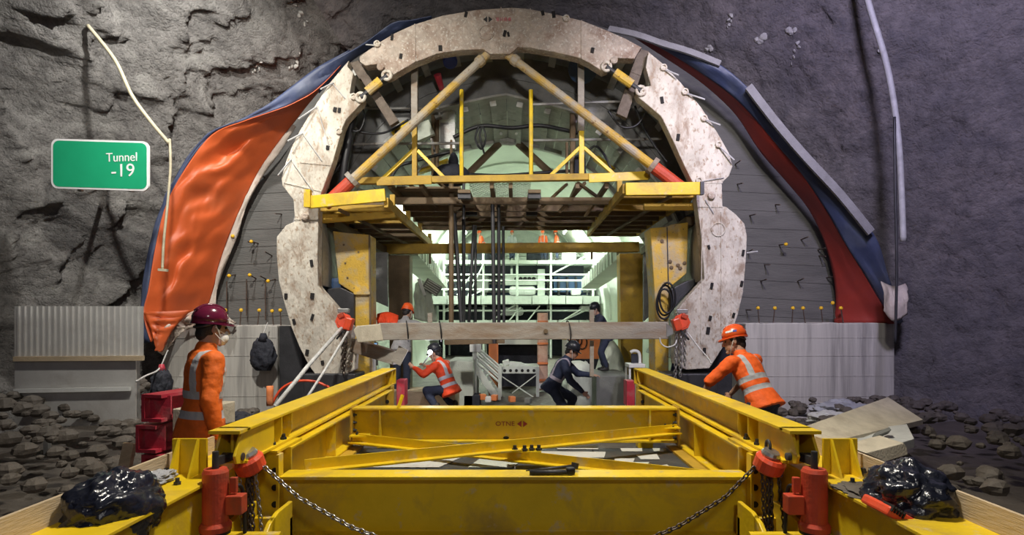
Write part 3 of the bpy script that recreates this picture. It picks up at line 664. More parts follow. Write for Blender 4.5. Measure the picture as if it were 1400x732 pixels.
# skin panels and stiffeners going back
SY0, SY1, NR = RY + TH + 0.01, 14.2, 4
for i in range(NA - 1):
    n0, n1 = arc_n(i), arc_n(i + 1)
    for r in range(NR):
        y0 = SY0 + (SY1 - SY0) * r / NR + 0.01; y1 = SY0 + (SY1 - SY0) * (r + 1) / NR - 0.01
        e = (arc[i + 1] - arc[i]) * 0.012
        a, c = arc[i] + e, arc[i + 1] - e
        pts = [Vector((a.x, y0, a.z)), Vector((c.x, y0, c.z)), Vector((c.x, y1, c.z)), Vector((a.x, y1, a.z))]
        nn = (n0 + n1) * 0.5 * 0.03
        MB().add(pts + [p + nn for p in pts], [(0, 1, 2, 3), (7, 6, 5, 4), (0, 4, 5, 1), (1, 5, 6, 2), (2, 6, 7, 3), (3, 7, 4, 0)]).build('skin_panel', M['form_steel'], fw)
    p = arc[i] + n0 * 0.085
    MB().bar(Vector((p.x, SY0, p.z)), Vector((p.x, 11.28, p.z)), 0.13, 0.10, n0).build('stiffener', M['form_rib'], fw)
# deep web of the second frame: reaches from the skin down to a peaked inner profile
WY = 11.3
PK = resample(at([(452, 470), (455, 330), (470, 292), (490, 245), (525, 195), (560, 168), (590, 150), (689, 129), (762, 146), (800, 158), (835, 180), (870, 215), (905, 260), (925, 300), (938, 330), (940, 470)], WY), n=48)
SK = resample([Vector((q.x, WY, q.z)) + arc_n(i) * 0.04 for i, q in enumerate(arc)], n=48)
b = MB()
for i in range(48): b.prism([SK[i], SK[i + 1], PK[i + 1], PK[i]], (0, 0.03, 0))
web = b.build('frame_web', M['form_steel'], fw)
b = MB()
for i in range(48): b.bar(PK[i] + Vector((0, 0.05, 0)), PK[i + 1] + Vector((0, 0.05, 0)), 0.04, 0.16, (0, 1, 0))
b.build('frame_flange', M['form_rib'], web)
b = MB()
for i in range(48):
    a, c = SK[i].lerp(PK[i], 0.55), SK[i + 1].lerp(PK[i + 1], 0.55); b.bar(a, c, 0.03, 0.05, (0, 1, 0))
b.build('web_stiffener', M['form_steel'], web)
# soffit panels of the second bay behind the web
for i in range(4, 44, 2):
    for (y0, y1) in ((WY + 0.14, 12.62), (12.66, 14.0)):
        a, c = PK[i], PK[i + 2]; e = (c - a) * 0.012; a, c = a + e, c - e
        d = (c - a).normalized(); nn = Vector((-d.z, 0, d.x)) * 0.03
        pts = [Vector((a.x, y0, a.z)), Vector((c.x, y0, c.z)), Vector((c.x, y1, c.z)), Vector((a.x, y1, a.z))]
        MB().add(pts + [p + nn for p in pts], [(0, 1, 2, 3), (7, 6, 5, 4), (0, 4, 5, 1), (1, 5, 6, 2), (2, 6, 7, 3), (3, 7, 4, 0)]).build('soffit_panel', M['form_rib'], fw)
    p = PK[i + 1]; d = (PK[i + 2] - PK[i]).normalized(); nn = Vector((d.z, 0, -d.x))
    MB().bar(Vector((p.x, WY + 0.16, p.z)) + nn * 0.07, Vector((p.x, 13.95, p.z)) + nn * 0.07, 0.12, 0.10, nn).build('soffit_rib', M['form_rib'], fw)
b = MB()
for i in range(4, 44): b.bar(Vector((PK[i].x, 14.02, PK[i].z - 0.05)), Vector((PK[i + 1].x, 14.02, PK[i + 1].z - 0.05)), 0.08, 0.16, (0, 1, 0))
b.build('end_rib', M['form_rib'], fw)
# far end frame of the formwork with its own props
MB().prism(at([(660, 186), (678, 196), (698, 198), (716, 196), (735, 184), (712, 176), (684, 176)], 14.0), (0, 0.1, 0)).build('crown_gusset', M['form_rib'], fw)
for (a, c) in [((683, 196), (636, 242)), ((708, 196), (756, 240))]:
    MB().cone(P(*a, 13.9), P(*c, 13.9), 0.085, 0.085, 10).build('far_prop', M['brown_steel'], fw, smooth=False)
for (x, y) in [(598, 171), (640, 165), (655, 167), (688, 162), (703, 162), (728, 167), (746, 170), (685, 183), (706, 183), (575, 190), (812, 185), (838, 186)]:
    MB().ell(P(x, y, 13.0), (0.035, 0.035, 0.035), None, 8, 6).build('bolt_head', M['white_paint'], fw, smooth=True)
# black round port with red sleeve under the crown
MB().lathe([(0.02, 0), (0.13, 0.0), (0.13, 0.08), (0.10, 0.10), (0.02, 0.10)], P(615, 82, 10.6), (0.2, -0.6, -0.8), 16).build('grout_port', M['mark_blue'], fw, smooth=False)
MB().cone(P(598, 102, 10.7), P(604, 122, 10.9), 0.07, 0.05, 10).build('red_sleeve', M['red_steel'], fw)
MB().lathe([(0.02, 0), (0.27, 0.0), (0.27, 0.1), (0.02, 0.10)], P(797, 92, 10.75), (-0.1, -0.75, -0.65), 18).build('grout_port', M['blue_plastic'], fw)
# dark link plates and turnbuckles at the two upper hinges
for (pts, m) in [([(478, 86), (490, 82), (503, 103), (491, 108)], 'hinge_dark'), ([(492, 106), (503, 102), (545, 165), (533, 172)], 'hinge_dark')]:
    MB().prism(at(pts, RY + 0.16), (0, 0.12, 0)).build('hinge_link', M[m], fw, bevel=0.01)
for (pts, m) in [([(862, 98), (874, 66), (888, 70), (876, 104)], 'hinge_dark'), ([(843, 155), (862, 98), (876, 104), (857, 162)], 'hinge_dark')]:
    MB().prism(at(pts, RY + 0.16), (0, 0.12, 0)).build('hinge_link', M[m], fw, bevel=0.01)
def turnbuckle(a, c, Y):
    a, c = P(*a, Y), P(*c, Y); d = c - a
    t = MB().cone(a, c, 0.035, 0.035, 10).build('turnbuckle', M['dark_steel'], fw)
    MB().cone(a + d * 0.25, a + d * 0.75, 0.075, 0.075, 10).build('sleeve', M['yellow_worn'], t)
    for k in (0.0, 1.0):
        MB().torus(a + d * k, 0.07, 0.03, (0, 1, 0), 12, 6).build('eye', M['ring'], t, smooth=True)
turnbuckle((529, 103), (493, 133), RY - 0.02)
turnbuckle((829, 91), (876, 124), RY - 0.02)
# hinge pins at the notches
for (x, y) in [(521, 93), (839, 84), (418, 297), (972, 268)]:
    MB().lathe([(0.001, 0), (0.06, 0), (0.06, 0.06), (0.035, 0.07), (0.001, 0.07)], P(x, y, RY), (0, -1, 0), 10).build('hinge_pin', M['ring_rust'], fw)
# long telescopic props from the crown to the sides
def prop(a, mid, c, Y):
    a, mid, c = P(*a, Y), P(*mid, Y), P(*c, Y)
    t = MB().cone(a, mid, 0.068, 0.078, 14).build('long_prop', M['prop_paint'], fw, smooth=False)
    MB().lathe([(0.10, -0.04), (0.15, -0.04), (0.15, 0.04), (0.10, 0.04)], mid, (mid - a), 12).build('collar', M['rust_grey'], t)
    MB().cone(mid, c, 0.105, 0.105, 14).build('red_sleeve', M['red_paint'], t)
    d = (mid - a).normalized()
    MB().lathe([(0.07, 0), (0.092, 0.03), (0.092, 0.12), (0.07, 0.15)], a + d * 0.10, d, 12).build('collar', M['prop_paint'], t)
    MB().bar(a - d * 0.08, a + d * 0.12, 0.09, 0.10).build('prop_eye', M['ring_rust'], t)
prop((667, 74), (482, 246), (446, 280), RY + 0.12)
prop((693, 74), (892, 227), (938, 262), RY + 0.12)
# side skin behind the lower legs: panels with rivet rows
for s, pts in ((-1, [(436, 306), (450, 308), (463, 398), (437, 390)]), (1, [(959, 306), (944, 308), (936, 392), (961, 384)])):
    p = MB().prism([P(pts[0][0], pts[0][1], RY + 0.25), P(pts[1][0], pts[1][1], 11.2), P(pts[2][0], pts[2][1], 11.2), P(pts[3][0], pts[3][1], RY + 0.25)], (-s * 0.05, 0, 0)).build('side_panel', M['form_rib'], fw)
    for k in range(6):
        q0 = P(pts[0][0] + s * -2, 318 + k * 12, RY + 0.3); q1 = P(pts[1][0] + s * -1 + (-s) * 1.5 * k * 0.9, 319 + k * 13, 11.1)
        MB().bar(q0, q1, 0.03, 0.03).build('panel_rib', M['form_steel'], p)
# lower hinge braces from the leg feet
MB().bar(P(483, 472, RY + 0.05), P(542, 490, RY - 0.2), 0.14, 0.22).build('foot_strut', M['rust_grey'], fw, bevel=0.01)
MB().bar(P(541, 497, RY - 0.3), P(552, 476, RY - 0.3), 0.04, 0.16).build('strut_plate', M['rust_grey'], fw)

# ================================================================ yellow gantry standing inside the formwork
ga = thing('formwork_gantry', 'yellow and brown steel gantry with high decks inside the formwork arch', 'gantry', (0, 12, 0))
Y0, Y1 = 10.1, 14.0
def gbar(nm, a, c, w, h, m, up=(0, 0, 1), par=None): return MB().bar(a, c, w, h, up).build(nm, M[m], par or ga, bevel=0.006)
# tall posts
gbar('truss_post', P(567, 86, Y0), P(567, 165, Y0), 0.11, 0.11, 'rust_grey'); gbar('truss_post', P(567, 165, Y0), P(567, 243, Y0), 0.085, 0.085, 'yellow_dull')
gbar('truss_post', P(794, 80, Y0), P(794, 180, Y0), 0.11, 0.11, 'rust_grey'); gbar('truss_post', P(795, 160, Y0), P(795, 243, Y0), 0.085, 0.085, 'yellow')
for x in (631, 726): MB().cone(P(x, 123, Y0), P(x, 245, Y0), 0.036, 0.036, 8).build('truss_post', M['yellow'], ga)
# chord, diagonals, rails
gbar('top_chord', P(488, 248, Y0), P(888, 241, Y0), 0.12, 0.11, 'yellow_dull')
gbar('chord_splice', P(515, 248, Y0 - 0.07), P(590, 246, Y0 - 0.07), 0.03, 0.15, 'yellow_dull')
gbar('chord_splice', P(805, 244, Y0 - 0.07), P(886, 240, Y0 - 0.07), 0.03, 0.15, 'yellow')
for (a, c) in [((568, 203), (522, 246)), ((571, 206), (608, 244)), ((794, 201), (752, 241)), ((798, 202), (842, 241))]:
    gbar('truss_diagonal', P(*a, Y0), P(*c, Y0), 0.06, 0.06, 'yellow')
for (y0, y1, xa, xb, Y) in [(197, 196, 478, 630, 10.6), (148, 148, 480, 600, 11.0), (143, 138, 728, 872, 10.6), (192, 190, 728, 905, 10.6), (204, 204, 480, 620, 12.5)]:
    MB().cone(P(xa, y0, Y), P(xb, y1, Y), 0.026, 0.026, 8).build('guard_rail', M['grey_steel'], ga)
# decks: longitudinal joists, cross beams, gratings, seen from below
DZ = P(0, 248, Y0).z - 0.06
def deckpt(px, Y, dz=0.0): return Vector(((px - CX) / F * Y0, Y, DZ + dz))
for px in (634, 731): gbar('deck_joist', deckpt(px, Y0 + 0.05, -0.1), deckpt(px, Y1, -0.1), 0.22, 0.06, 'brown_steel')
for px in (532, 575, 672, 698, 790, 830, 876): gbar('deck_joist', deckpt(px, Y0 + 0.05), deckpt(px, Y1), 0.07, 0.10, 'brown_steel')
for Y in (10.9, 11.6, 12.2, 12.8, 13.4, 14.0): gbar('cross_joist', deckpt(528, Y, -0.12), deckpt(884, Y, -0.12), 0.09, 0.13, 'brown_steel')
for px, q in ((634, 11.9), (731, 11.9), (634, 10.25), (731, 10.25)): gbar('joist_shoe', deckpt(px - 9, q, -0.17), deckpt(px + 9, q, -0.17), 0.10, 0.09, 'dark_steel')
# expanded mesh grating in the middle bay, boards in the side bays
b = MB(); gx0, gx1 = deckpt(640, 0).x, deckpt(726, 0).x; dz = DZ + 0.06
k = 0; step = 0.075; Lg = 0.95
for i in range(-14, 26):
    for s in (1, -1):
        pts = []
        x = gx0 + i * step
        a = Vector((x if s > 0 else x + Lg * 0.9, Y0 + 0.1, dz)); c = Vector((a.x + s * Lg * 0.9, Y0 + 1.75, dz))
        # clip to the bay
        def clip(a, c):
            d = c - a; t0, t1 = 0.0, 1.0
            for lo, hi, p, dd in ((gx0, gx1, a.x, d.x),):
                ta, tb = (lo - p) / dd, (hi - p) / dd
                if ta > tb: ta, tb = tb, ta
                t0, t1 = max(t0, ta), min(t1, tb)
            return (a + d * t0, a + d * t1) if t1 - t0 > 0.02 else None
        r = clip(a, c)
        if r: b.bar(r[0], r[1], 0.010, 0.008)
g = b.build('expanded_mesh', M['galvanised'], ga); g['kind'] = 'stuff'
random.seed(5)
def board_row(xa, xb, ya, yb, wdt, gap, m, z):
    y = ya
    while y < yb:
        w_ = wdt * random.uniform(0.8, 1.15)
        if random.random() > 0.25: MB().box(((xa + xb) / 2, y + w_ / 2, z + random.uniform(-0.01, 0.01)), (xb - xa, w_, 0.035)).build('deck_board', M[m], ga)
        y += w_ + gap
board_row(deckpt(534, 0).x, deckpt(626, 0).x, 10.6, 13.9, 0.26, 0.035, 'brown_steel', DZ + 0.06)
board_row(deckpt(738, 0).x, deckpt(880, 0).x, 11.5, 13.9, 0.26, 0.05, 'brown_steel', DZ + 0.06)
board_row(deckpt(640, 0).x, deckpt(726, 0).x, 12.3, 13.9, 0.2, 0.06, 'brown_steel', DZ + 0.06)
for (a, c) in [((790, 250), (840, 286)), ((765, 290), (800, 250)), ((600, 250), (640, 284)), ((560, 252), (600, 285)), ((740, 284), (775, 252)), ((830, 252), (800, 296))]:
    gbar('deck_brace', P(*a, 10.9), P(*c, 11.6), 0.05, 0.05, 'brown_steel')
# cantilever side platforms
def platform(name, front_a, front_b, inner_near, inner_far, zf, s):
    zc = P(0, front_a[1], 9.4).z
    A = P(front_a[0], front_a[1], 9.35); B = P(front_b[0], front_b[1], 9.35)
    gbar('platform_front', A, B, 0.07, 0.20, 'yellow')
    I0 = Vector((B.x, 9.4, zc)) ; I1 = Vector((B.x + s * 0.02, zf, zc))
    gbar('platform_edge', I0, I1, 0.07, 0.16, 'yellow_dull')
    O0 = Vector((A.x, 9.9, zc)); O1 = Vector((A.x, zf, zc))
    gbar('platform_edge', O0, O1, 0.07, 0.16, 'yellow_dull')
    gbar('platform_diagonal', Vector(((A.x + B.x * 0.6) / 1.6, 9.45, zc - 0.11)), Vector(((B.x * 1.0 + A.x * 0.55) / 1.55, zf - 0.4, zc - 0.11)), 0.05, 0.05, 'brown_steel')
    n = 9
    for k in range(n):
        y = 9.75 + (zf - 9.75) * k / (n - 1)
        gbar('platform_joist', Vector((A.x, y, zc - 0.03)), Vector((B.x, y, zc - 0.03)), 0.10, 0.10, 'yellow_dull' if k < 3 else 'brown_steel')
    y = 9.5
    while y < zf - 0.2:
        w_ = random.uniform(0.18, 0.28)
        if random.random() > 0.18: MB().box(((A.x + B.x) / 2, y + w_ / 2, zc + 0.06), (abs(A.x - B.x) - 0.1, w_, 0.03)).build('deck_board', M['brown_steel'], ga)
        y += w_ + 0.05
    for k in range(4):
        q = I0.lerp(I1, 0.08 + 0.28 * k); MB().box(q + Vector((s * -0.02, 0, 0.12)), (0.08, 0.08, 0.18)).build('rail_socket', M['yellow_dull'], ga)
platform('left', (422, 277), (527, 267), None, None, 14.6, -1)
platform('right', (958, 258), (855, 259), None, None, 14.2, 1)
gbar('platform_bracket', P(436, 300, 9.9), P(540, 292, 9.9), 0.08, 0.14, 'yellow_dull'); gbar('platform_bracket', P(950, 283, 9.9), P(880, 283, 9.9), 0.08, 0.12, 'yellow_dull')
MB().box(P(421, 272, 9.33), (0.10, 0.10, 0.28)).build('platform_clamp', M['yellow'], ga); MB().box(P(959, 258, 9.33), (0.06, 0.10, 0.20)).build('platform_clamp', M['dark_steel'], ga)
# columns: deep folded plates at the front, brown columns at the back
def column(nm, pts, Y, th, m): return MB().prism(at(pts, Y), (0, th, 0)).build(nm, M[m], ga, bevel=0.015)
c1 = column('front_column', [(455, 316), (478, 319), (505, 321), (506, 520), (484, 520), (485, 402), (463, 388)], 10.3, 0.5, 'yellow_worn')
c2 = column('front_column', [(889, 312), (912, 310), (918, 307), (941, 304), (939, 374), (915, 394), (914, 520), (896, 520), (895, 400)], 10.3, 0.5, 'yellow_worn')
MB().bar(P(505, 321, 10.28), P(507, 520, 10.28), 0.03, 0.03).build('column_edge', M['brown_steel'], c1)
MB().bar(P(912, 311, 10.285), P(914, 395, 10.285), 0.015, 0.02).build('column_seam', M['dark_steel'], c2)
MB().bar(P(484, 401, 10.27), P(506, 401, 10.27), 0.06, 0.05).build('column_plate', M['yellow_worn'], c1)
for (x, y) in [(470, 335), (472, 360), (475, 380), (490, 345)]: MB().box(P(x, y, 10.29), (0.03, 0.02, 0.03)).build('rivet', M['brown_steel'], c1)
for (x, y) in [(916, 358), (918, 366), (927, 363), (930, 367), (905, 330), (936, 360)]: MB().ell(P(x, y, 10.29), (0.035, 0.012, 0.035), None, 8, 6).build('rust_stain', M['brown_steel'], c2)
column('rear_column', [(530, 349), (560, 349), (560, 545), (534, 545)], 13.6, 0.4, 'brown_steel')
column('rear_column', [(847, 347), (880, 346), (878, 545), (850, 545)], 13.6, 0.4, 'yellow_dull')
gbar('cross_beam', P(515, 341, 13.4), P(873, 338, 13.4), 0.16, 0.22, 'yellow_dull')
for (x, y0, y1) in [(588, 347, 361), (809, 345, 355)]: gbar('beam_tab', P(x, y0, 13.4), P(x, y1, 13.4), 0.05, 0.05, 'brown_steel')
gbar('side_beam', P(452, 305, 10.4), P(530, 345, 13.6), 0.14, 0.16, 'brown_steel'); gbar('side_beam', P(944, 302, 10.4), P(880, 344, 13.6), 0.14, 0.16, 'brown_steel')
# dark knee plates between the columns and the legs
column('knee_plate', [(440, 396), (465, 393), (484, 402), (484, 445), (466, 424)], 10.2, 0.1, 'dark_steel')
column('knee_plate', [(916, 396), (940, 384), (960, 380), (930, 412), (916, 430)], 10.2, 0.1, 'dark_steel')
column('rear_panel', [(508, 345), (530, 345), (530, 420), (508, 410)], 12.4, 0.1, 'form_steel'); column('rear_panel', [(880, 345), (892, 345), (892, 430), (880, 440)], 12.4, 0.1, 'form_steel')
# hanging dark rods
RODS = [((617, 250), (617, 441), 11.0, 0.047), ((621, 292), (631, 441), 11.2, 0.041), ((634, 300), (634, 441), 11.6, 0.036), ((648, 308), (641, 441), 11.8, 0.033), ((650, 308), (650, 441), 12.2, 0.030),
        ((673, 250), (676, 470), 10.9, 0.036), ((682, 272), (682, 470), 11.2, 0.033), ((688, 310), (689, 441), 12.0, 0.030), ((634, 250), (634, 300), 11.0, 0.028)]
for (a, c, Y, r) in RODS: MB().cone(P(*a, Y), P(*c, Y), r, r, 10).build('hanging_rod', M['dark_steel'] if r < 0.045 else M['brown_steel'], ga)
gbar('rod_tie', P(608, 466, 11.0), P(690, 464, 11.0), 0.12, 0.16, 'brown_steel')
# control box and masts on the back deck
for (x, ya, yb, Y, r) in [(592, 150, 240, 11.5, 0.035), (597, 150, 240, 11.6, 0.05), (783, 150, 242, 11.4, 0.06), (775, 195, 242, 11.4, 0.03), (617, 192, 240, 11.6, 0.03)]:
    MB().cone(P(x, ya, Y), P(x, yb, Y), r, r, 8).build('deck_mast', M['brown_steel'], ga)
cb = thing('control_cabinet', 'tall grey electric cabinet hanging beside the left yellow truss post', 'cabinet', P(612, 205, 11.6))
MB().span(P(600, 150, 11.6), P(624, 205, 11.9)).build('cabinet_body', M['galvanised'], cb, bevel=0.01)
MB().box(P(609, 158, 11.58), (0.10, 0.04, 0.14)).build('switch_box', M['white_paint'], cb); MB().span(P(602, 168, 11.59), P(622, 203, 11.585)).build('cabinet_door', M['grey_steel'], cb)
yb_ = thing('yellow_motor', 'small yellow vibrator motor on the left prop inside the arch', 'motor', P(552, 180, 10.5))
MB().lathe([(0.02, -0.18), (0.09, -0.18), (0.11, -0.12), (0.11, 0.12), (0.07, 0.18), (0.02, 0.18)], P(550, 178, 10.5), (1, 0.1, 0.9), 14).build('motor_body', M['yellow'], yb_, smooth=True)
MB().box(P(544, 184, 10.4), (0.09, 0.09, 0.12)).build('motor_mount', M['dark_steel'], yb_)
lf = thing('work_lamp_box', 'pale square lamp housing behind the left long prop', 'lamp', P(578, 180, 11.2))
MB().box(P(577, 180, 11.2), (0.42, 0.12, 0.30), Matrix.Rotation(-0.4, 3, 'Y')).build('lamp_housing', M['tarp'], lf, bevel=0.01)
MB().bar(P(590, 190, 11.2), P(596, 215, 11.2), 0.04, 0.04).build('lamp_arm', M['grey_steel'], lf)
# cables inside the arch
def cable(label, pts, r=0.022, m='black_rubber', name='electric_cable'):
    o = MB().tube(smooth_pts([P(*p) for p in pts]), r, 7).build(name, M[m], None, smooth=True); tag(o, label, 'cable', 'cables inside the formwork arch'); return o
cable('thick dark cable bundle hanging inside the left leg of the arch', [(484, 150, 10), (478, 185, 10), (472, 220, 10.0), (468, 250, 10.05), (462, 262, 10.1)], 0.075)
cable('looped black cable below the left upper hinge', [(478, 162, 10), (482, 178, 9.95), (492, 178, 9.95), (498, 164, 9.95), (497, 152, 9.95), (494, 148, 9.95)], 0.018)
cable('black cable arching from the left leg to the yellow motor', [(470, 172, 10), (490, 180, 10), (515, 183, 10.1), (535, 178, 10.2), (558, 164, 10.3)], 0.02)
cable('black cable swagging low beside the left leg of the arch', [(478, 198, 10), (465, 225, 10), (452, 240, 9.95), (448, 246, 9.95)], 0.022)
cable('short black cable looping above the left yellow platform', [(480, 232, 10), (474, 248, 10), (478, 256, 10), (484, 244, 10.05)], 0.018)
cable('dark cable swag crossing under the peaked crown rib', [(620, 188, 11.5), (645, 176, 11.5), (665, 172, 11.5), (700, 175, 11.5), (740, 172, 11.5), (790, 182, 11.5)], 0.04)
cable('coiled dark cable hanging under the peaked crown rib', [(655, 172, 11.45), (650, 190, 11.45), (658, 204, 11.45), (664, 190, 11.45), (660, 174, 11.45), (656, 186, 11.45), (662, 210, 11.45)], 0.02)
cable('horizontal dark cable running above the middle deck', [(630, 238, 12), (684, 240, 12), (730, 237, 12), (790, 233, 12)], 0.035)
cable('dark cable drooping under the right turnbuckle', [(832, 152, 10), (845, 170, 10), (858, 175, 10), (872, 170, 10), (882, 155, 10)], 0.018)
cable('dark cable running down beside the right leg of the arch', [(868, 145, 10.2), (880, 175, 10.2), (895, 200, 10.1), (912, 222, 10.0)], 0.02)
cable('black cable arching behind the right truss diagonal', [(805, 205, 11), (815, 200, 11), (826, 212, 11), (836, 232, 11)], 0.022)
cable('black cable arching over the left deck beside the truss post', [(533, 246, 11), (545, 228, 11), (562, 222, 11), (590, 214, 11), (615, 208, 11)], 0.03)
hl = thing('hose_loop', 'coil of black hose hooked on the right front column', 'hose', P(905, 440, 10.15), None)
for k, (a, c) in enumerate([((896, 392), (922, 430)), ((898, 396), (918, 436)), ((900, 390), (925, 425))]):
    m_ = P((a[0] + c[0]) / 2, (a[1] + c[1]) / 2, 10.12 - 0.03 * k)
    MB().torus(m_, 0.13, 0.018, (0.15 * k - 0.1, 1, 0.1), 20, 6, 2.0).build('hose_turn', M['black_rubber'], hl, smooth=True)
# dark humps of sheeting on the middle deck edge
o = MB(); o.ell(P(617, 240, 11.2), (0.36, 0.3, 0.22), None, 16, 10); o.ell(P(620, 224, 11.2), (0.10, 0.1, 0.22), None, 10, 8)
tag(o.build('dark_bundle', M['cloth_dark'], None, smooth=True), 'black covered bundle lying on the deck behind the truss post', 'bundle')
o = MB().prism(at([(786, 212), (800, 210), (802, 241), (785, 241)], 11.2), (0, 0.3, 0))
tag(o.build('dark_box', M['cloth_dark'], None, bevel=0.03), 'black upright box on the deck behind the right truss post', 'box')
o = MB().prism(at([(812, 216), (818, 212), (842, 230), (838, 236)], 11.8), (0, 0.2, 0))
tag(o.build('yellow_chute', M['yellow'], None, bevel=0.01), 'bright yellow metal chute piece behind the right truss diagonal', 'chute')
o = MB().prism(at([(572, 236), (576, 230), (612, 216), (614, 222)], 11.8), (0, 0.2, 0))
tag(o.build('yellow_chute', M['yellow'], None, bevel=0.01), 'bright yellow metal chute piece behind the left truss diagonal', 'chute')

# ================================================================ transom beam hung across the arch mouth
TY = 9.25
tb = thing('transom_beam', 'long weathered beam hung level across the mouth of the arch', 'beam', P(700, 466, TY))
MB().section(P(519, 453.5, TY), P(912, 452, TY), [(-0.09, -0.135), (0.09, -0.135), (0.09, 0.135), (-0.09, 0.135)]).build('beam_body', M['rust_grey'], tb, bevel=0.012)
MB().prism([P(483, 452, TY - 0.1), P(487, 446, TY - 0.1), P(520, 443, TY - 0.1), P(524, 466, TY - 0.1), P(489, 469, TY - 0.1)], (0, 0.24, 0)).build('timber_end', M['wood_pale'], tb, bevel=0.015)
MB().prism([P(911, 441, TY - 0.1), P(920, 450, TY - 0.1), P(921, 457, TY - 0.1), P(911, 462, TY - 0.1)], (0, 0.2, 0)).build('steel_end', M['grey_steel'], tb, bevel=0.01)
MB().lathe([(0.001, 0), (0.035, 0), (0.035, 0.03), (0.001, 0.03)], P(746, 453, TY - 0.09), (0, -1, 0), 10).build('bolt', M['brown_steel'], tb)
for x in (557, 602, 777): 
    MB().torus(P(x, 453, TY), 0.13, 0.010, (1, 0.2, 0.1), 16, 5, 1.25).build('lashing', M['black_rubber'], tb, smooth=True)
for (x, y0, y1) in [(809, 424, 441), (588, 428, 441)]: MB().bar(P(x, y0, TY), P(x, y1, TY), 0.07, 0.05).build('upright_tab', M['rust_grey'], tb)
MB().tube(smooth_pts([P(902, 462, TY - 0.1), P(904, 470, TY - 0.1), P(912, 475, TY - 0.12), P(922, 472, TY - 0.1), P(925, 466, TY)]), 0.012, 6).build('wire_sling', M['strap'], tb, smooth=True)
MB().bar(P(809, 466, TY + 0.05), P(809, 515, TY + 0.05), 0.06, 0.06).build('hanger', M['rust_grey'], tb)

# ================================================================ small hoists on the ring
def chain_mesh(pts, link_len, r):
    pts = resample([Vector(p) for p in pts], step=link_len * 0.78); b = MB()
    for i, (a, c) in enumerate(zip(pts, pts[1:])):
        d = (c - a).normalized(); _, s, u = frame_of(d)
        ax = s if i % 2 else u
        b.torus((a + c) / 2, link_len * 0.30, r, ax, 8, 4, 1.75, d)
    return b
def ring_hoist(px, py, Y, label, flip):
    h = thing('chain_hoist', label, 'hoist', P(px, py + 14, Y), 'small red chain hoists on the arch legs')
    MB().lathe([(0.02, -0.07), (0.10, -0.07), (0.125, -0.05), (0.125, 0.05), (0.10, 0.07), (0.02, 0.07)], P(px, py, Y), (0.3 * flip, -1, 0.1), 14).build('gear_housing', M['red_hoist'], h)
    MB().box(P(px + flip * 7, py + 3, Y - 0.04), (0.12, 0.16, 0.20), Matrix.Rotation(0.3 * flip, 3, 'Y')).build('brake_cover', M['red_hoist'], h, bevel=0.02)
    MB().torus(P(px, py - 12, Y), 0.045, 0.014, (0, 1, 0), 12, 6, 1.3).build('top_hook', M['grey_steel'], h, smooth=True)
    MB().box(P(px, py - 15, Y), (0.18, 0.09, 0.07)).build('hanger_clamp', M['grey_steel'], h, bevel=0.01)
    for k in range(3): MB().lathe([(0.02, -0.012), (0.135, -0.012), (0.135, 0.012), (0.02, 0.012)], P(px, py, Y) + Vector((0.3 * flip, -1, 0.1)).normalized() * (-0.05 + 0.05 * k), (0.3 * flip, -1, 0.1), 8).build('cooling_fin', M['red_hoist'], h)
    MB().box(P(px - flip * 3, py - 8, Y - 0.03), (0.10, 0.14, 0.08), Matrix.Rotation(-0.5 * flip, 3, 'Y')).build('hook_block', M['red_paint'], h, bevel=0.015)
    MB().bar(P(px + flip * 2, py + 10, Y - 0.05), P(px - flip * 10, py + 24, Y - 0.08), 0.03, 0.03).build('lever', M['dark_steel'], h)
    return h
hL = ring_hoist(470, 440, 9.42, 'red chain hoist on the left leg of the arch with two pale slings', 1)
hR = ring_hoist(932, 441, 9.42, 'red chain hoist on the right leg of the arch above the bending worker', -1)
MB().tube([P(467, 449, 9.35), P(420, 502, 8.6), P(376, 556, 8.0)], 0.030, 8).build('sling', M['strap'], hL, smooth=True)
MB().tube([P(477, 452, 9.35), P(445, 505, 8.8), P(412, 556, 8.2)], 0.020, 8).build('sling', M['strap'], hL, smooth=True)
for (a, c) in [((474, 452), (470, 512)), ((469, 455), (468, 505))]: chain_mesh([P(*a, 9.38), P(*c, 9.38)], 0.07, 0.010).build('load_chain', M['chain_dark'], hL, smooth=True)
for (a, c) in [((925, 452), (923, 520)), ((931, 456), (930, 515)), ((936, 452), (936, 500))]: chain_mesh([P(*a, 9.38), P(*c, 9.38)], 0.07, 0.010).build('load_chain', M['chain'], hR, smooth=True)
MB().tube(smooth_pts([P(940, 455, 9.35), P(955, 475, 8.9), P(968, 490, 8.4), P(972, 497, 8.2)]), 0.012, 6).build('pull_cord', M['strap'], hR, smooth=True)

# ================================================================ yellow launching frame in the foreground
GXI, GXO = 1.66, 1.85; GX = (GXI + GXO) / 2
ZT = EYE - 0.67; ZB = EYE - 0.89
NEAR, FAR = 3.53, 8.15
fr = thing('girder_frame', 'bright yellow steel girder frame filling the foreground floor', 'steel frame', (0, 4.1, 0))
bolt = MB().lathe([(0.001, 0), (0.020, 0), (0.020, 0.014), (0.012, 0.014), (0.012, 0.034), (0.001, 0.034)], (0, 0, 0), (0, 0, 1), 6).mesh('bolt', M['dark_steel'])
hole = MB().lathe([(0.001, 0), (0.022, 0), (0.022, 0.006), (0.001, 0.006)], (0, 0, 0), (0, 0, 1), 12).mesh('bolt_hole', M['slot'])
def put(nm, me, p, axis, par, sc=1.0):
    q = Vector(axis).to_track_quat('Z', 'Y').to_matrix().to_4x4()
    return link(nm, me, par, None, Matrix.Translation(Vector(p)) @ q @ Matrix.Diagonal((sc, sc, sc, 1)))
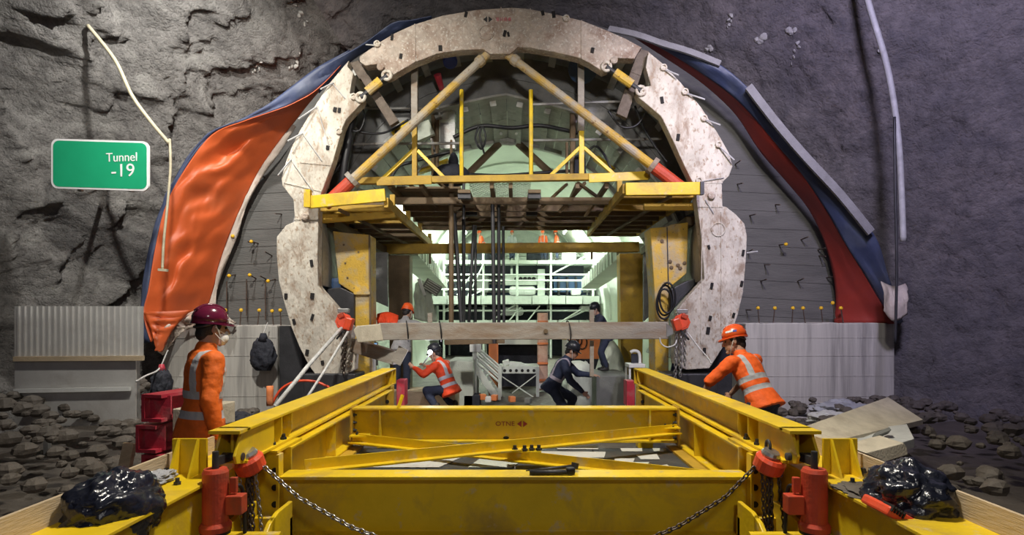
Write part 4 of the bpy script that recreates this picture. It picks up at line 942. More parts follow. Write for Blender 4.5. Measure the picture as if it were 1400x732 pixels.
for s in (-1, 1):
    g = MB().ibeam((s * GX, NEAR + 0.10, (ZT + ZB) / 2), (s * GX, FAR, (ZT + ZB) / 2), 0.19, ZT - ZB, 0.018, 0.020).build('upper_girder', M['yellow'], fr, bevel=0.003)
    # pointed nose of the top flange
    MB().prism([(s * GXI, NEAR, ZT), (s * GXO, NEAR, ZT), (s * GXO, NEAR + 0.14, ZT), (s * GXI, NEAR + 0.14, ZT)], (0, 0, -0.02)).build('nose_plate', M['yellow'], g)
    for dx in (-0.06, 0.06):          # clevis cheeks at the end, tapering down
        MB().prism([(s * GX + dx, NEAR + 0.06, ZT - 0.02), (s * GX + dx, NEAR + 0.55, ZT - 0.02), (s * GX + dx, NEAR + 0.55, ZB - 0.0), (s * GX + dx, NEAR + 0.2, ZB - 0.02), (s * GX + dx, NEAR, ZB + 0.02), (s * GX + dx, NEAR - 0.02, ZB + 0.07)], (0.018, 0, 0)).build('clevis_cheek', M['yellow'], g, bevel=0.004)
    MB().lathe([(0.001, -0.085), (0.024, -0.085), (0.024, 0.085), (0.001, 0.085)], (s * GX, NEAR + 0.07, ZB + 0.05), (1, 0, 0), 12).build('clevis_pin', M['dark_steel'], g)
    for y in (4.17, 4.36, 7.95):        # stiffeners, both sides of the web
        for k in (-1, 1):
            x0 = s * GX + k * 0.009; x1 = s * GX + k * 0.092
            MB().prism([(x0, y, ZT - 0.02), (x1, y, ZT - 0.02), (x1, y, ZB + 0.075), (x1 - k * 0.03, y, ZB + 0.02), (x0, y, ZB + 0.02)], (0, 0.014, 0)).build('stiffener', M['yellow'], g)
    # end cover plate at the far end
    MB().span((s * GX - 0.095, FAR, ZB), (s * GX + 0.095, FAR + 0.02, ZT)).build('end_plate', M['yellow'], g)
    # cap plate and bolts where the girder sits on the post
    MB().span((s * GX - 0.14, 3.98, ZB - 0.018), (s * GX + 0.14, 4.44, ZB - 0.001)).build('cap_plate', M['yellow'], fr)
    for y in (4.08, 4.27): put('bolt', bolt, (s * (GXI + 0.03), y, ZB + 0.02), (0, 0, 1), g, 1.2)
    # posts
    p = MB().ibeam((s * 1.70, 4.10, 0.10), (s * 1.70, 4.10, ZB - 0.018), 0.20, 0.20, 0.016, 0.018, (0, 1, 0)).build('front_post', M['yellow'], fr)
    MB().span((s * 1.60 - 0.009, 3.94, 0.1), (s * 1.60 + 0.009, 4.02, ZB - 0.02)).build('post_flange', M['yellow'], p)
    for k in range(5):
        put('bolt_hole', hole, (s * 1.64, 3.998, ZB - 0.14 - 0.115 * k), (0, -1, 0), p)
    put('bolt_hole', hole, (s * 1.76, 3.998, ZB - 0.14), (0, -1, 0), p)
    # lower side beams with bottom ledge
    sb = MB().ibeam((s * 1.70, 4.2, ZB - 0.02 - 0.165), (s * 1.70, FAR - 0.5, ZB - 0.02 - 0.165), 0.20, 0.33, 0.016, 0.018).build('side_beam', M['yellow'], fr, bevel=0.003)
    MB().span((s * 1.50, 4.2, ZB - 0.375), (s * 1.80, 5.8, ZB - 0.352)).build('side_ledge', M['yellow_dull'], sb)
    for y in (5.25, 6.4): MB().span((s * 1.61, y, ZB - 0.33), (s * 1.70, y + 0.014, ZB - 0.03)).build('stiffener', M['yellow'], sb)
    # rear posts with bolted bracket
    MB().span((s * GX - 0.10, FAR - 0.30, 0.0), (s * GX + 0.10, FAR - 0.12, ZB)).build('rear_post', M['yellow'], fr, bevel=0.006)
    MB().span((s * GX - 0.13, FAR - 0.33, ZB - 0.30), (s * GX + 0.13, FAR - 0.30, ZB - 0.02)).build('rear_bracket', M['yellow_dull'], fr, bevel=0.004)
    for dx in (-0.05, 0.05): put('bolt_hole', hole, (s * GX + dx, FAR - 0.334, ZB - 0.2), (0, -1, 0), fr, 1.2)
    # low outer box beam with an upright bracket and board on it
    ob = MB().ibeam((s * 1.99, 2.2, EYE - 1.24), (s * 1.99, 4.25, EYE - 1.24), 0.37, 0.58, 0.30, 0.02).build('outer_beam', M['yellow_dull'] if 0 else M['yellow'], fr, bevel=0.004)
    MB().span((s * 1.91, 3.62, EYE - 0.95), (s * 2.12, 3.64, EYE - 0.735)).build('upright_plate', M['yellow'], ob)
    for dx in (1.95, 2.07):
        MB().prism([(s * dx, 3.62, EYE - 0.74), (s * dx, 3.61, EYE - 0.74), (s * dx, 3.50, EYE - 0.95), (s * dx, 3.62, EYE - 0.95)], (s * 0.014, 0, 0)).build('gusset', M['yellow'], ob)
    put('bolt', bolt, (s * 1.95, 3.38, EYE - 0.95), (0, 0, 1), ob, 1.1); put('bolt', bolt, (s * 2.13, 3.58, EYE - 0.95), (0, 0, 1), ob, 1.3)
    # low clevis lugs in front of the posts
    lug = MB()
    for dx in (1.50, 1.74):
        lug.prism([(s * dx, 3.42, 0.20), (s * dx, 3.95, 0.20), (s * dx, 3.95, 0.50), (s * dx, 3.72, 0.50), (s * dx, 3.60, 0.47), (s * dx, 3.50, 0.40), (s * dx, 3.42, 0.30)], (s * 0.03, 0, 0))
    lug.span((s * 1.5, 3.9, 0.20), (s * 1.77, 3.97, 0.40))
    lug.build('clevis_lug', M['yellow'], fr, bevel=0.006)
    MB().lathe([(0.001, 0), (0.035, 0), (0.035, 0.38), (0.001, 0.38)], (s * 1.42 if s > 0 else -1.80, 3.55, 0.40), (1, 0, 0), 14).build('lug_pin', M['yellow'], fr)
# near cross beam and far cross beam
nb = MB().ibeam((-1.60, 4.05, EYE - 1.27), (1.60, 4.05, EYE - 1.27), 0.19, 0.42, 0.016, 0.022).build('near_cross_beam', M['yellow'], fr, bevel=0.003)
fb = MB().ibeam((-1.60, 5.80, EYE - 1.03), (1.60, 5.80, EYE - 1.03), 0.18, 0.34, 0.016, 0.020).build('far_cross_beam', M['yellow'], fr, bevel=0.003)
for x in (-1.32, 1.32): MB().span((x - 0.008, 5.71, EYE - 1.18), (x + 0.008, 5.80, EYE - 0.88)).build('stiffener', M['yellow'], fb)
for s in (-1, 1):
    MB().span((s * 1.585, 5.68, EYE - 1.22), (s * 1.60, 5.9, EYE - 0.85)).build('end_plate', M['yellow_dull'], fb)
    for k in range(4): put('bolt', bolt, (s * 1.582, 5.74, EYE - 0.93 - 0.075 * k), (-s, 0, 0), fb, 0.9)
# diagonal angle braces meeting in the middle
bz = EYE - 1.06
br1 = MB().angle((-1.52, 4.22, bz - 0.03), (1.56, 5.66, bz - 0.03), 0.085, 0.012).build('brace', M['yellow'], fr)
br2 = MB().angle((-1.56, 5.66, bz - 0.12), (1.52, 4.22, bz - 0.12), 0.085, 0.012).build('brace', M['yellow'], fr)
MB().span((-0.06, 4.86, bz - 0.045), (0.22, 5.06, bz - 0.033)).build('brace_gusset', M['yellow'], fr)
for x in (-0.02, 0.06, 0.12, 0.18): put('bolt', bolt, (x + 0.02, 4.88 + 0.02 * (x > 0.1), bz - 0.03), (0, 0, 1), fr, 1.3)
MB().span((-1.58, 5.58, bz - 0.06), (-1.40, 5.70, bz - 0.045)).build('corner_gusset', M['yellow'], fr)
MB().span((1.40, 5.58, bz + 0.02), (1.58, 5.70, bz + 0.032)).build('corner_gusset', M['yellow'], fr)
for x in (1.45, 1.52, -1.52): put('bolt', bolt, (x, 5.64, bz + (0.03 if x > 0 else -0.045)), (0, 0, 1), fr, 0.9)
MB().bar((-1.14, 5.72, EYE - 0.86), (-1.11, 5.78, EYE - 0.74), 0.02, 0.03).build('small_lug', M['yellow'], fr)
# painted mark on the far cross beam
yy = 5.787
def text(body, size, loc, rot, m, par, nm='lettering', extrude=0.002, align='CENTER', sx=1.0):
    cu = bpy.data.curves.new(nm, 'FONT'); cu.body = body; cu.size = size; cu.extrude = extrude; cu.align_x = align; cu.align_y = 'CENTER'
    t = bpy.data.objects.new('tmp_text', cu); col.objects.link(t)
    bpy.context.view_layer.update(); dg = bpy.context.evaluated_depsgraph_get()
    me = bpy.data.meshes.new_from_object(t.evaluated_get(dg)); bpy.data.objects.remove(t, do_unlink=True)
    me.materials.clear(); me.materials.append(m)
    mt = Matrix.Translation(Vector(loc)) @ rot.to_4x4() @ Matrix.Diagonal((sx, 1, 1, 1))
    return link(nm, me, par, None, mt)
RXF = Matrix.Rotation(math.pi / 2, 3, 'X')
q = P(690.5, 580, yy); text('OTNE', 0.062, q, RXF, M['mark_red'], fb, 'painted_mark', sx=1.15)
b = MB(); c0 = P(714, 580, yy)
for s in (-1, 1): b.prism([c0 + Vector((s * 0.052, 0, 0)), c0 + Vector((s * 0.008, 0, 0.032)), c0 + Vector((s * 0.008, 0, -0.032))], (0, -0.003, 0))
b.build('painted_mark', M['mark_red'], fb)
MB().ell(P(692, 599, 5.785), (0.03, 0.004, 0.015), None, 8, 6).build('drain_hole', M['slot'], fb)
# dark deck between the cross beams with thin pale patches on it
dk = MB()
DZ2 = EYE - 1.262
deck = thing('steel_deck', 'dark steel deck plates lying inside the yellow frame', 'deck', (0, 5, DZ2))
for i in range(4):
    for j in range(2):
        MB().span((-1.5 + 0.75 * i + 0.005, 4.2 + 0.78 * j + 0.005, DZ2 - 0.03), (-1.5 + 0.75 * (i + 1) - 0.005, 4.2 + 0.78 * (j + 1) - 0.005, DZ2)).build('deck_plate', M['deck'], deck)
random.seed(21)
def onfloor(px, py, z): 
    Y = (EYE - z) * F / (py - CY); return P(px, py, Y)
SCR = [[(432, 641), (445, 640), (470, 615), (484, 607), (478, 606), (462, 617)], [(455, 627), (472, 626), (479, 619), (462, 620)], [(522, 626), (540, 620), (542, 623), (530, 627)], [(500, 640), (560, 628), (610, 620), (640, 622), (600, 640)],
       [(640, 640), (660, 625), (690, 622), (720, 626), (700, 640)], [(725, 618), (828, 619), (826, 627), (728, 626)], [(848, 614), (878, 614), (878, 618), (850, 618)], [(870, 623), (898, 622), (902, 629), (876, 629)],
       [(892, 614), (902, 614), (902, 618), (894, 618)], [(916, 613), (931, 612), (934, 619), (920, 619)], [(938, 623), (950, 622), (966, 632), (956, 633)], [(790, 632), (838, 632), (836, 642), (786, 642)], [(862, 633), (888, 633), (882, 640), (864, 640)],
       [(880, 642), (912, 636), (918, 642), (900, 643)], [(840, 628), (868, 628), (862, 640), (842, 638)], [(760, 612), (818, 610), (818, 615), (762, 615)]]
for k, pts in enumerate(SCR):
    MB().prism([onfloor(x, y, DZ2 + 0.004) for x, y in pts], (0, 0, 0.006)).build('pale_patch', M['pale_sheet'] if k % 4 else M['concrete_block'], deck)
# ---------------------------------------------------------------- jacks
def jack(s, label):
    x = s * GX - (0.0); y = NEAR - 0.10
    j = thing('hydraulic_jack', label, 'jack', (x, y, EYE - 1.24), 'red hydraulic jacks under the girder noses')
    zt, zb = EYE - 0.87, EYE - 1.225
    MB().lathe([(0.001, 0), (0.072, 0), (0.078, 0.012), (0.078, 0.035), (0.072, 0.045), (0.072, zt - zb - 0.02), (0.062, zt - zb), (0.001, zt - zb)], (x, y, zb), (0, 0, 1), 28).build('cylinder', M['red_paint'], j, smooth=False)
    MB().lathe([(0.001, 0), (0.086, 0), (0.088, 0.03), (0.076, 0.05), (0.001, 0.05)], (x, y, zb - 0.006), (0, 0, 1), 28).build('base_flange', M['red_paint'], j)
    MB().lathe([(0.001, -0.02), (0.082, -0.02), (0.082, 0), (0.001, 0)], (x, y, zb - 0.006), (0, 0, 1), 28).build('rubber_foot', M['black_rubber'], j)
    MB().cone((x, y, zt - 0.02), (x, y, zt + 0.10), 0.020, 0.018, 14).build('piston_rod', M['dark_steel'], j)
    MB().bar((x, y, zt + 0.04), (x, NEAR + 0.07, ZB + 0.05), 0.03, 0.05).build('rod_eye', M['dark_steel'], j)
    MB().span((x - s * 0.07, y - 0.03, zb + 0.09), (x - s * 0.165, y + 0.05, zb + 0.20)).build('side_bracket', M['red_paint'], j, bevel=0.006)
    MB().span((x - s * 0.08, y, zb + 0.21), (x - s * 0.12, y + 0.03, zb + 0.30)).build('valve_block', M['red_paint'], j, bevel=0.004)
    MB().tube(smooth_pts([(x - s * 0.10, y + 0.04, zb + 0.24), (x - s * 0.115, y + 0.08, zb + 0.22), (x - s * 0.12, y + 0.10, zb + 0.1), (x - s * 0.12, y + 0.12, zb - 0.2)]), 0.012, 7).build('oil_hose', M['black_rubber'], j, smooth=True)
jack(-1, 'red hydraulic jack cylinder under the left girder nose'); jack(1, 'red hydraulic jack cylinder under the right girder nose')
# ---------------------------------------------------------------- big hoists below the girders
def big_hoist(s, label, chain_m, end_px):
    c = P(341 if s < 0 else 1052, 634, 3.72)
    h = thing('chain_hoist', label, 'hoist', c, 'red chain hoists under the girder noses')
    MB().lathe([(0.02, -0.055), (0.075, -0.055), (0.092, -0.04), (0.095, 0.03), (0.08, 0.05), (0.02, 0.055)], c, (0.25 * s, -0.35, 1), 20).build('gear_housing', M['red_hoist'], h, smooth=False)
    MB().lathe([(0.02, -0.02), (0.055, -0.02), (0.06, 0.0), (0.05, 0.02), (0.02, 0.022)], c + Vector((0.0, -0.02, 0.065)), (0.25 * s, -0.35, 1), 16).build('hand_wheel', M['chain'], h)
    MB().torus(c + Vector((0, 0.02, 0.10)), 0.03, 0.010, (1, 0, 0), 12, 6, 1.4).build('top_hook', M['dark_steel'], h, smooth=True)
    MB().bar(c + Vector((-s * 0.08, 0, -0.01)), c + Vector((s * 0.07, -0.02, -0.06)), 0.05, 0.04).build('chain_guide', M['dark_steel'], h)
    e = P(end_px, 735, 3.45); e2 = e + (e - c) * 0.3
    pts = [c + Vector((-s * 0.07, 0, -0.0))] + [c.lerp(e2, t) + Vector((0, 0, -0.10 * math.sin(math.pi * t))) for t in (0.25, 0.5, 0.75, 1)]
    chain_mesh(pts, 0.044, 0.0058).build('load_chain', M[chain_m], h, smooth=True)
    for k, (dx, dy) in enumerate([(-0.012, 0.0), (0.012, 0.01), (0.0, -0.015)]):
        chain_mesh([c + Vector((dx, dy, -0.05)), c + Vector((dx + 0.005 * k, dy, -0.62))], 0.042, 0.0068).build('hanging_chain', M['chain_dark'], h, smooth=True)
    chain_mesh([c + Vector((0.045, -0.02, -0.05)), c + Vector((0.075, -0.02, -0.3)), c + Vector((0.10, -0.02, -0.6))], 0.036, 0.005).build('hand_chain', M['chain'] if s < 0 else M['chain_dark'], h, smooth=True)
    chain_mesh([c + Vector((-0.055, -0.02, -0.04)), c + Vector((-0.045, -0.02, -0.3)), c + Vector((-0.01, -0.02, -0.6))], 0.036, 0.005).build('hand_chain', M['chain'] if s < 0 else M['chain_dark'], h, smooth=True)
big_hoist(-1, 'red chain hoist with silver chain slung from the left front post', 'chain', 558)
big_hoist(1, 'red chain hoist with rusty chain slung from the right front post', 'chain_dark', 855)
# ---------------------------------------------------------------- wrenches on the near cross beam
ZN = EYE - 1.06
w1 = thing('spanner', 'thin black podger spanner lying across the near yellow beam', 'spanner', (0.3, 4.05, ZN), 'tools on the near cross beam')
p0, p1 = P(719, 646, 4.07), P(784, 636, 4.10); p0.z = ZN + 0.012; p1.z = ZN + 0.035
MB().tube([p0, p0.lerp(p1, 0.5), p1], [0.004, 0.010, 0.014], 8).build('handle', M['dark_steel'], w1, smooth=True)
MB().lathe([(0.012, -0.02), (0.026, -0.02), (0.026, 0.02), (0.012, 0.02)], p1 + Vector((0.01, 0, 0.005)), (0.2, 0.2, 1), 12).build('socket', M['dark_steel'], w1)
w2 = thing('ratchet_wrench', 'thick dark ratchet wrench below the thin spanner on the beam', 'wrench', (0.32, 4.0, ZN), 'tools on the near cross beam')
p0, p1 = P(724, 651, 4.0), P(780, 647, 4.0); p0.z = ZN + 0.018; p1.z = ZN + 0.02
MB().tube([p0, p0.lerp(p1, 0.6), p1], [0.016, 0.018, 0.014], 8).build('handle', M['dark_steel'], w2, smooth=True)
MB().box(p1 + Vector((0.0, 0.01, 0.008)), (0.06, 0.05, 0.045), Matrix.Rotation(0.2, 3, 'Z')).build('head', M['black_rubber'], w2, bevel=0.01)

# ================================================================ lights of the finished tunnel (tube fittings on the lining)
for k, (x, y, z) in enumerate([(-3.0, 16.5, 4.9), (3.0, 16.5, 4.9), (-2.6, 21.0, 5.3), (2.6, 21.0, 5.3), (-2.2, 25.5, 5.6), (2.2, 25.5, 5.6), (-1.6, 31.5, 5.8), (1.6, 31.5, 5.8)]):
    side = 'left' if x < 0 else 'right'
    where = ['nearest the formwork', 'second from the formwork', 'above the scaffold', 'behind the scaffold'][k // 2]
    t = thing('tube_light', 'white tube light on the %s vault, %s' % (side, where), 'lamp', (x, y, z), 'tube lights in the finished tunnel')
    MB().box((x, y, z + 0.06), (0.16, 1.5, 0.06)).build('fitting', M['white_paint'], t)
    MB().cone((x, y - 0.7, z), (x, y + 0.7, z), 0.035, 0.035, 8).build('tube', M['tube_light'], t)
    d = bpy.data.lights.new('tube_lamp', 'AREA'); d.shape = 'RECTANGLE'; d.size = 0.12; d.size_y = 1.4; d.energy = FARP[k // 2]; d.color = (0.86, 1.0, 0.86)
    o = bpy.data.objects.new('tube_lamp', d); col.objects.link(o); o.location = (x, y, z - 0.05); o.rotation_euler = (0, math.atan2(-x, 4.0) * -1.0 * -1.0, 0); setp(o, t)

# ================================================================ scaffold tower across the finished tunnel
SY = 26.5
sc = thing('scaffold_tower', 'pale galvanised scaffold with two broad decks across the finished tunnel', 'scaffold', (0, SY, 0))
def sP(x, y, dy=0.0): 
    p = P(x, y, SY); p.y += dy; return p
for dy in (0, 2.2):
    for x in (607, 661, 707, 753, 811): MB().cone(sP(x, 340, dy), sP(x, 490, dy), 0.055, 0.055, 6).build('upright', M['galvanised'], sc)
    for y in (343, 376, 384, 396, 425, 446): MB().cone(sP(600, y, dy), sP(815, y, dy), 0.045, 0.045, 6).build('ledger', M['galvanised'], sc)
    for (a, c) in [((607, 425), (661, 396)), ((753, 376), (811, 345)), ((661, 446), (707, 415)), ((753, 446), (811, 420))]: MB().cone(sP(*a, dy), sP(*c, dy), 0.04, 0.04, 6).build('brace', M['galvanised'], sc)
def deck_slabs(y0, y1, xa, xb, n, Y):
    for k in range(n):
        a = P(xa + (xb - xa) * k / n + 0.5, y0, Y); c = P(xa + (xb - xa) * (k + 1) / n - 0.5, y1, Y)
        MB().span((a.x, Y, a.z), (c.x, Y + 2.4, c.z)).build('deck_panel', M['galvanised'], sc)
deck_slabs(356, 361, 605, 812, 8, SY - 0.1); deck_slabs(405, 416, 588, 820, 10, SY - 0.4); deck_slabs(438, 444, 590, 820, 8, SY - 0.1)
# second arched shutter beyond the scaffold
b = MB(); n = 24; Ya = 30.5
for i in range(n):
    t0, t1 = math.pi * (0.06 + 0.88 * i / n), math.pi * (0.06 + 0.88 * (i + 1) / n)
    q = [Vector((-3.6 * math.cos(t) * r, Ya, EYE + 4.75 * math.sin(t) * r)) for t, r in ((t0, 1), (t1, 1), (t1, 0.86), (t0, 0.86))]
    b.prism(q, (0, 1.2, 0))
o = b.build('far_shutter', M['galvanised']); tag(o, 'pale arched shutter ring at the far end of the tunnel', 'formwork')
# machinery on the decks
def far_box(name, label, cat, x0, y0, x1, y1, Y, dep, m, bevel=0.02, group=None):
    a, c = P(x0, y0, Y), P(x1, y1, Y)
    o = MB().span((a.x, Y, a.z), (c.x, Y + dep, c.z)).build(name, M[m], None, bevel=bevel); return tag(o, label, cat, group)
g1 = 'machinery on the scaffold decks'
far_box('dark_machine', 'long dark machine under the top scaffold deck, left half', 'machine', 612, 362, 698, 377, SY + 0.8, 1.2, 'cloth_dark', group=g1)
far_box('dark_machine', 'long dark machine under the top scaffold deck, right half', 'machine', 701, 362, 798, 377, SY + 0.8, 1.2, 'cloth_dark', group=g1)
o = far_box('cable_drum_rack', 'dark blue rack on the middle scaffold deck at its right', 'rack', 757, 378, 797, 400, SY + 0.6, 1.0, 'blue_plastic', group=g1)
for k in range(3): MB().cone(sP(765 + 12 * k, 378, 0.5), sP(765 + 12 * k, 404, 0.5), 0.06, 0.06, 6).build('rack_post', M['dark_steel'], o)
o = far_box('perforated_beam', 'pale perforated beam lying behind the middle scaffold rails', 'beam', 690, 376, 735, 390, SY + 0.4, 0.3, 'galvanised', group=g1)
for k in range(5): MB().lathe([(0.01, 0), (0.10, 0), (0.10, 0.02), (0.01, 0.02)], sP(706 + 6 * k, 381, 0.39), (0, -1, 0), 10).build('round_hole', M['slot'], o)
far_box('white_tank', 'white tank lying on the middle scaffold deck at centre', 'tank', 696, 391, 733, 404, SY + 0.4, 0.8, 'white_paint', 0.15, g1)
far_box('white_sack', 'white sack on the middle scaffold deck right of centre', 'sack', 781, 395, 795, 404, SY + 0.2, 0.5, 'white_paint', 0.12, g1)
far_box('pale_pillar', 'pale square pillar on the middle scaffold deck', 'pillar', 735, 368, 745, 405, SY + 0.3, 0.4, 'galvanised', group=g1)
far_box('pump_unit', 'dark green pump unit on the middle deck left of the rods', 'pump', 652, 378, 668, 400, SY + 0.5, 0.6, 'grey_block', group=g1)
far_box('pump_unit', 'low dark pump unit at the left end of the middle deck', 'pump', 612, 384, 646, 404, SY + 0.6, 0.6, 'cloth_dark', group=g1)
far_box('white_tank', 'white tank under the middle deck at the left', 'tank', 688, 420, 716, 432, SY + 0.3, 0.8, 'white_paint', 0.15, g1)
far_box('white_sheet_roll', 'white sheet roll under the middle deck at the right', 'roll', 793, 418, 815, 426, SY + 0.2, 0.6, 'white_paint', 0.1, g1)
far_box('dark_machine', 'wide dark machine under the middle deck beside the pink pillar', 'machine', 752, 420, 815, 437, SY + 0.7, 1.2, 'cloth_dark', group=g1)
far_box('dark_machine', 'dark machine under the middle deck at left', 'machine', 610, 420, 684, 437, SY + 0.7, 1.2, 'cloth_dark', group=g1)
far_box('storage_crate', 'pale crate on the top deck behind the far workers', 'crate', 768, 345, 788, 355, SY + 0.8, 0.6, 'white_paint', group=g1)
far_box('storage_crate', 'dark crate on the top deck between the far workers', 'crate', 720, 340, 750, 355, SY + 1.2, 0.6, 'cloth_dark', group=g1)
far_box('storage_crate', 'dark crate on the top deck at its left end', 'crate', 640, 343, 690, 355, SY + 1.4, 0.6, 'cloth_dark', group=g1)

far_box('shade_screen', 'large dark screen added for the gloom under the middle scaffold deck', 'tarpaulin', 600, 416, 814, 490, SY + 2.6, 0.05, 'cloth_dark', 0, g1)  # added dark screens, they deepen the dark around the middle deck
far_box('shade_screen', 'dark screen added for the gloom behind the middle scaffold rails', 'tarpaulin', 612, 377, 806, 404, SY + 2.3, 0.05, 'blue_plastic', 0, g1)
for k, (a, c) in enumerate([((640, 405), (662, 360)), ((716, 446), (738, 418)), ((760, 444), (800, 420)), ((690, 446), (712, 420)), ((625, 404), (645, 376))]):
    MB().cone(sP(*a, -0.1), sP(*c, -0.1), 0.035, 0.035, 6).build('brace', M['galvanised'], sc)
# ================================================================ plant and blocks on the tunnel floor behind the yellow frame
gf = 'plant on the tunnel floor'
far_box('concrete_block', 'pale concrete block beside the welder', 'block', 612, 494, 647, 560, 12.0, 1.4, 'concrete_block', group=gf)
st = thing('steel_stair', 'small pale steel stair with handrails beside the orange pillar', 'stair', P(665, 548, 12.6))
for s in (0, 1):
    dy = 0.7 * s
    MB().bar(P(652, 505, 12.6) + Vector((0, dy, 0)), P(680, 545, 12.6) + Vector((0, dy, 0)), 0.05, 0.14).build('stringer', M['galvanised'], st)
    for k in (0, 0.35, 0.7):
        MB().cone(P(651, 478 + 25 * k, 12.6) + Vector((0, dy, 0)), P(682, 505 + 25 * k, 12.6) + Vector((0, dy, 0)), 0.025, 0.025, 8).build('handrail', M['galvanised'], st)
    MB().bar(P(649, 474, 12.6) + Vector((0, dy, 0)), P(649, 547, 12.6) + Vector((0, dy, 0)), 0.09, 0.09).build('stair_post', M['galvanised'], st)
    MB().bar(P(683, 502, 12.6) + Vector((0, dy, 0)), P(683, 547, 12.6) + Vector((0, dy, 0)), 0.06, 0.06).build('stair_post', M['galvanised'], st)
for k in range(5):
    q = P(654 + 5.6 * k, 509 + 8 * k, 12.6); MB().span((q.x - 0.1, 12.6, q.z - 0.015), (q.x + 0.1, 13.3, q.z + 0.015)).build('tread', M['galvanised'], st)
MB().box(P(649, 476, 12.6) + Vector((0.02, 0, 0)), (0.24, 0.2, 0.16)).build('post_head', M['white_paint'], st)
far_box('orange_pillar', 'orange painted steel pillar behind the small stair', 'pillar', 668, 470, 681, 545, 13.6, 0.22, 'orange_paint', group=gf)
o = far_box('pink_pillar', 'rusty pink steel pillar standing right of the workbench', 'pillar', 735, 428, 749, 534, 14.2, 0.25, 'pink_post', group=gf)
for y in (440, 470, 497, 520): MB().box(P(742, y, 14.17), (0.26, 0.05, 0.05)).build('pillar_band', M['orange_paint'], o)
MB().box(P(742, 528, 14.17), (0.2, 0.05, 0.12)).build('base_label', M['white_paint'], o)
bn = thing('workbench', 'steel workbench with a row of round holes under a dark canopy', 'workbench', P(710, 548, 13.4))
q0, q1 = P(682, 503, 13.4), P(737, 511, 13.4)
MB().span((q0.x, 13.4, q0.z), (q1.x, 13.5, q1.z)).build('apron', M['galvanised'], bn)
MB().span((q0.x, 13.4, q0.z), (q1.x, 14.3, q0.z + 0.03)).build('bench_top', M['galvanised'], bn)
for k in range(6): MB().lathe([(0.005, 0), (0.035, 0), (0.035, 0.01), (0.005, 0.01)], P(690 + 8 * k, 507, 13.395), (0, -1, 0), 10).build('round_hole', M['slot'], bn)
for x in (684, 735): MB().bar(P(x, 503, 13.45), P(x, 548, 13.45), 0.07, 0.07).build('leg', M['galvanised'], bn)
for (a, c) in [((686, 515), (733, 546)), ((733, 513), (700, 538))]: MB().cone(P(*a, 13.4), P(*c, 13.4), 0.014, 0.014, 6).build('tie_rod', M['galvanised'], bn)
cn = thing('container', 'dark open container with a pale lintel behind the workbench', 'container', P(710, 548, 15.2))
MB().span(P(681, 470, 15.6), P(737, 548, 15.65)).build('back_panel', M['cloth_dark'], cn)
MB().span(P(680, 461, 15.0), P(738, 470, 15.6)).build('lintel', M['lining'], cn); MB().span(P(680, 470, 15.0), P(682, 548, 15.6)).build('side_panel', M['dark_steel'], cn)
for k, (x, y, sx, sy, rr) in enumerate([(705, 496, 0.30, 0.10, 0.1), (692, 494, 0.16, 0.12, -0.3), (718, 498, 0.22, 0.07, 0.3)]):
    tag(MB().box(P(x, y + 2, 13.8), (sx, 0.25, sy), Matrix.Rotation(rr, 3, 'Y')).build('parts_tray', M['galvanised'], None, bevel=0.02), ['pale tray of parts in the middle of the workbench', 'pale box at the left end of the workbench', 'flat pale tray at the right end of the workbench'][k], 'tray', 'trays on the workbench')
op_ = thing('orange_machine', 'orange machine panel with hoses behind the standing dark worker', 'machine', P(798, 540, 15.5))
MB().span(P(780, 456, 15.5), P(818, 491, 16.0)).build('machine_panel', M['orange_paint'], op_, bevel=0.03)
for k in range(3): MB().torus(P(782 + 7 * k, 463 + 3 * k, 15.45), 0.12, 0.016, (0, 1, 0.1), 16, 5, 1.4).build('machine_hose', M['black_rubber'], op_, smooth=True)
MB().span(P(778, 491, 15.5), P(822, 545, 16.2)).build('machine_base', M['cloth_dark'], op_); MB().bar(P(773, 458, 15.4), P(773, 500, 15.4), 0.16, 0.12).build('white_column', M['white_paint'], op_)
MB().box(P(771, 461, 15.35), (0.12, 0.1, 0.14)).build('yellow_valve', M['yellow'], op_)
o = MB()
rings = []
for k, (dz, r) in enumerate([(0.0, 0.33), (0.3, 0.31), (0.6, 0.30), (0.84, 0.29), (0.91, 0.20)]):
    rings.append([Vector(((792 - CX) / F * 11.35, 11.35, dz)) + Vector((math.cos(2 * math.pi * i / 24) * r * (0.75 + 0.05 * math.sin(i * 2.7 + k)), math.sin(2 * math.pi * i / 24) * r * (0.9 + 0.06 * math.sin(i * 3.3)), 0.02 * math.sin(i * 1.9 + k))) for i in range(24)])
o.loft(rings); tag(o.build('covered_stack', M['tarp'], None, smooth=True), 'rounded stack under a white sheet right of the crouching navy worker', 'covered stack', gf)
solid(sheet([P(828, 458, 13.4), P(842, 470, 13.4), P(852, 490, 13.4), P(856, 512, 13.4)], [P(812, 512, 13.2), P(826, 513, 13.1), P(840, 514, 13.0), P(858, 515, 13.0)], 24, 16, 0.1, 31, 0.12).build('white_sheet', M['tarp'], None, smooth=True, fix=False), 0.012)
tag(bpy.data.objects['white_sheet'], 'crumpled white sheet hanging behind the standing dark worker', 'sheet')
far_box('grey_block', 'dark grey concrete block the dark worker stands on', 'block', 815, 514, 862, 562, 11.6, 1.6, 'grey_block', group=gf)
far_box('red_cylinder_box', 'narrow red box at the far end of the right girder', 'box', 857, 521, 868, 556, 9.6, 0.3, 'red_steel', 0.01, gf)
far_box('red_cylinder_box', 'narrow red box at the far end of the left girder', 'box', 542, 520, 553, 556, 9.6, 0.3, 'red_steel', 0.01, gf)
far_box('tool_chest', 'low dark tool chest on the floor left of the small stair', 'chest', 634, 541, 656, 556, 12.0, 0.4, 'cloth_dark', 0.01, gf)
o = thing('plastic_chair', 'white plastic chair behind the right girder end', 'chair', P(868, 515, 10.9))
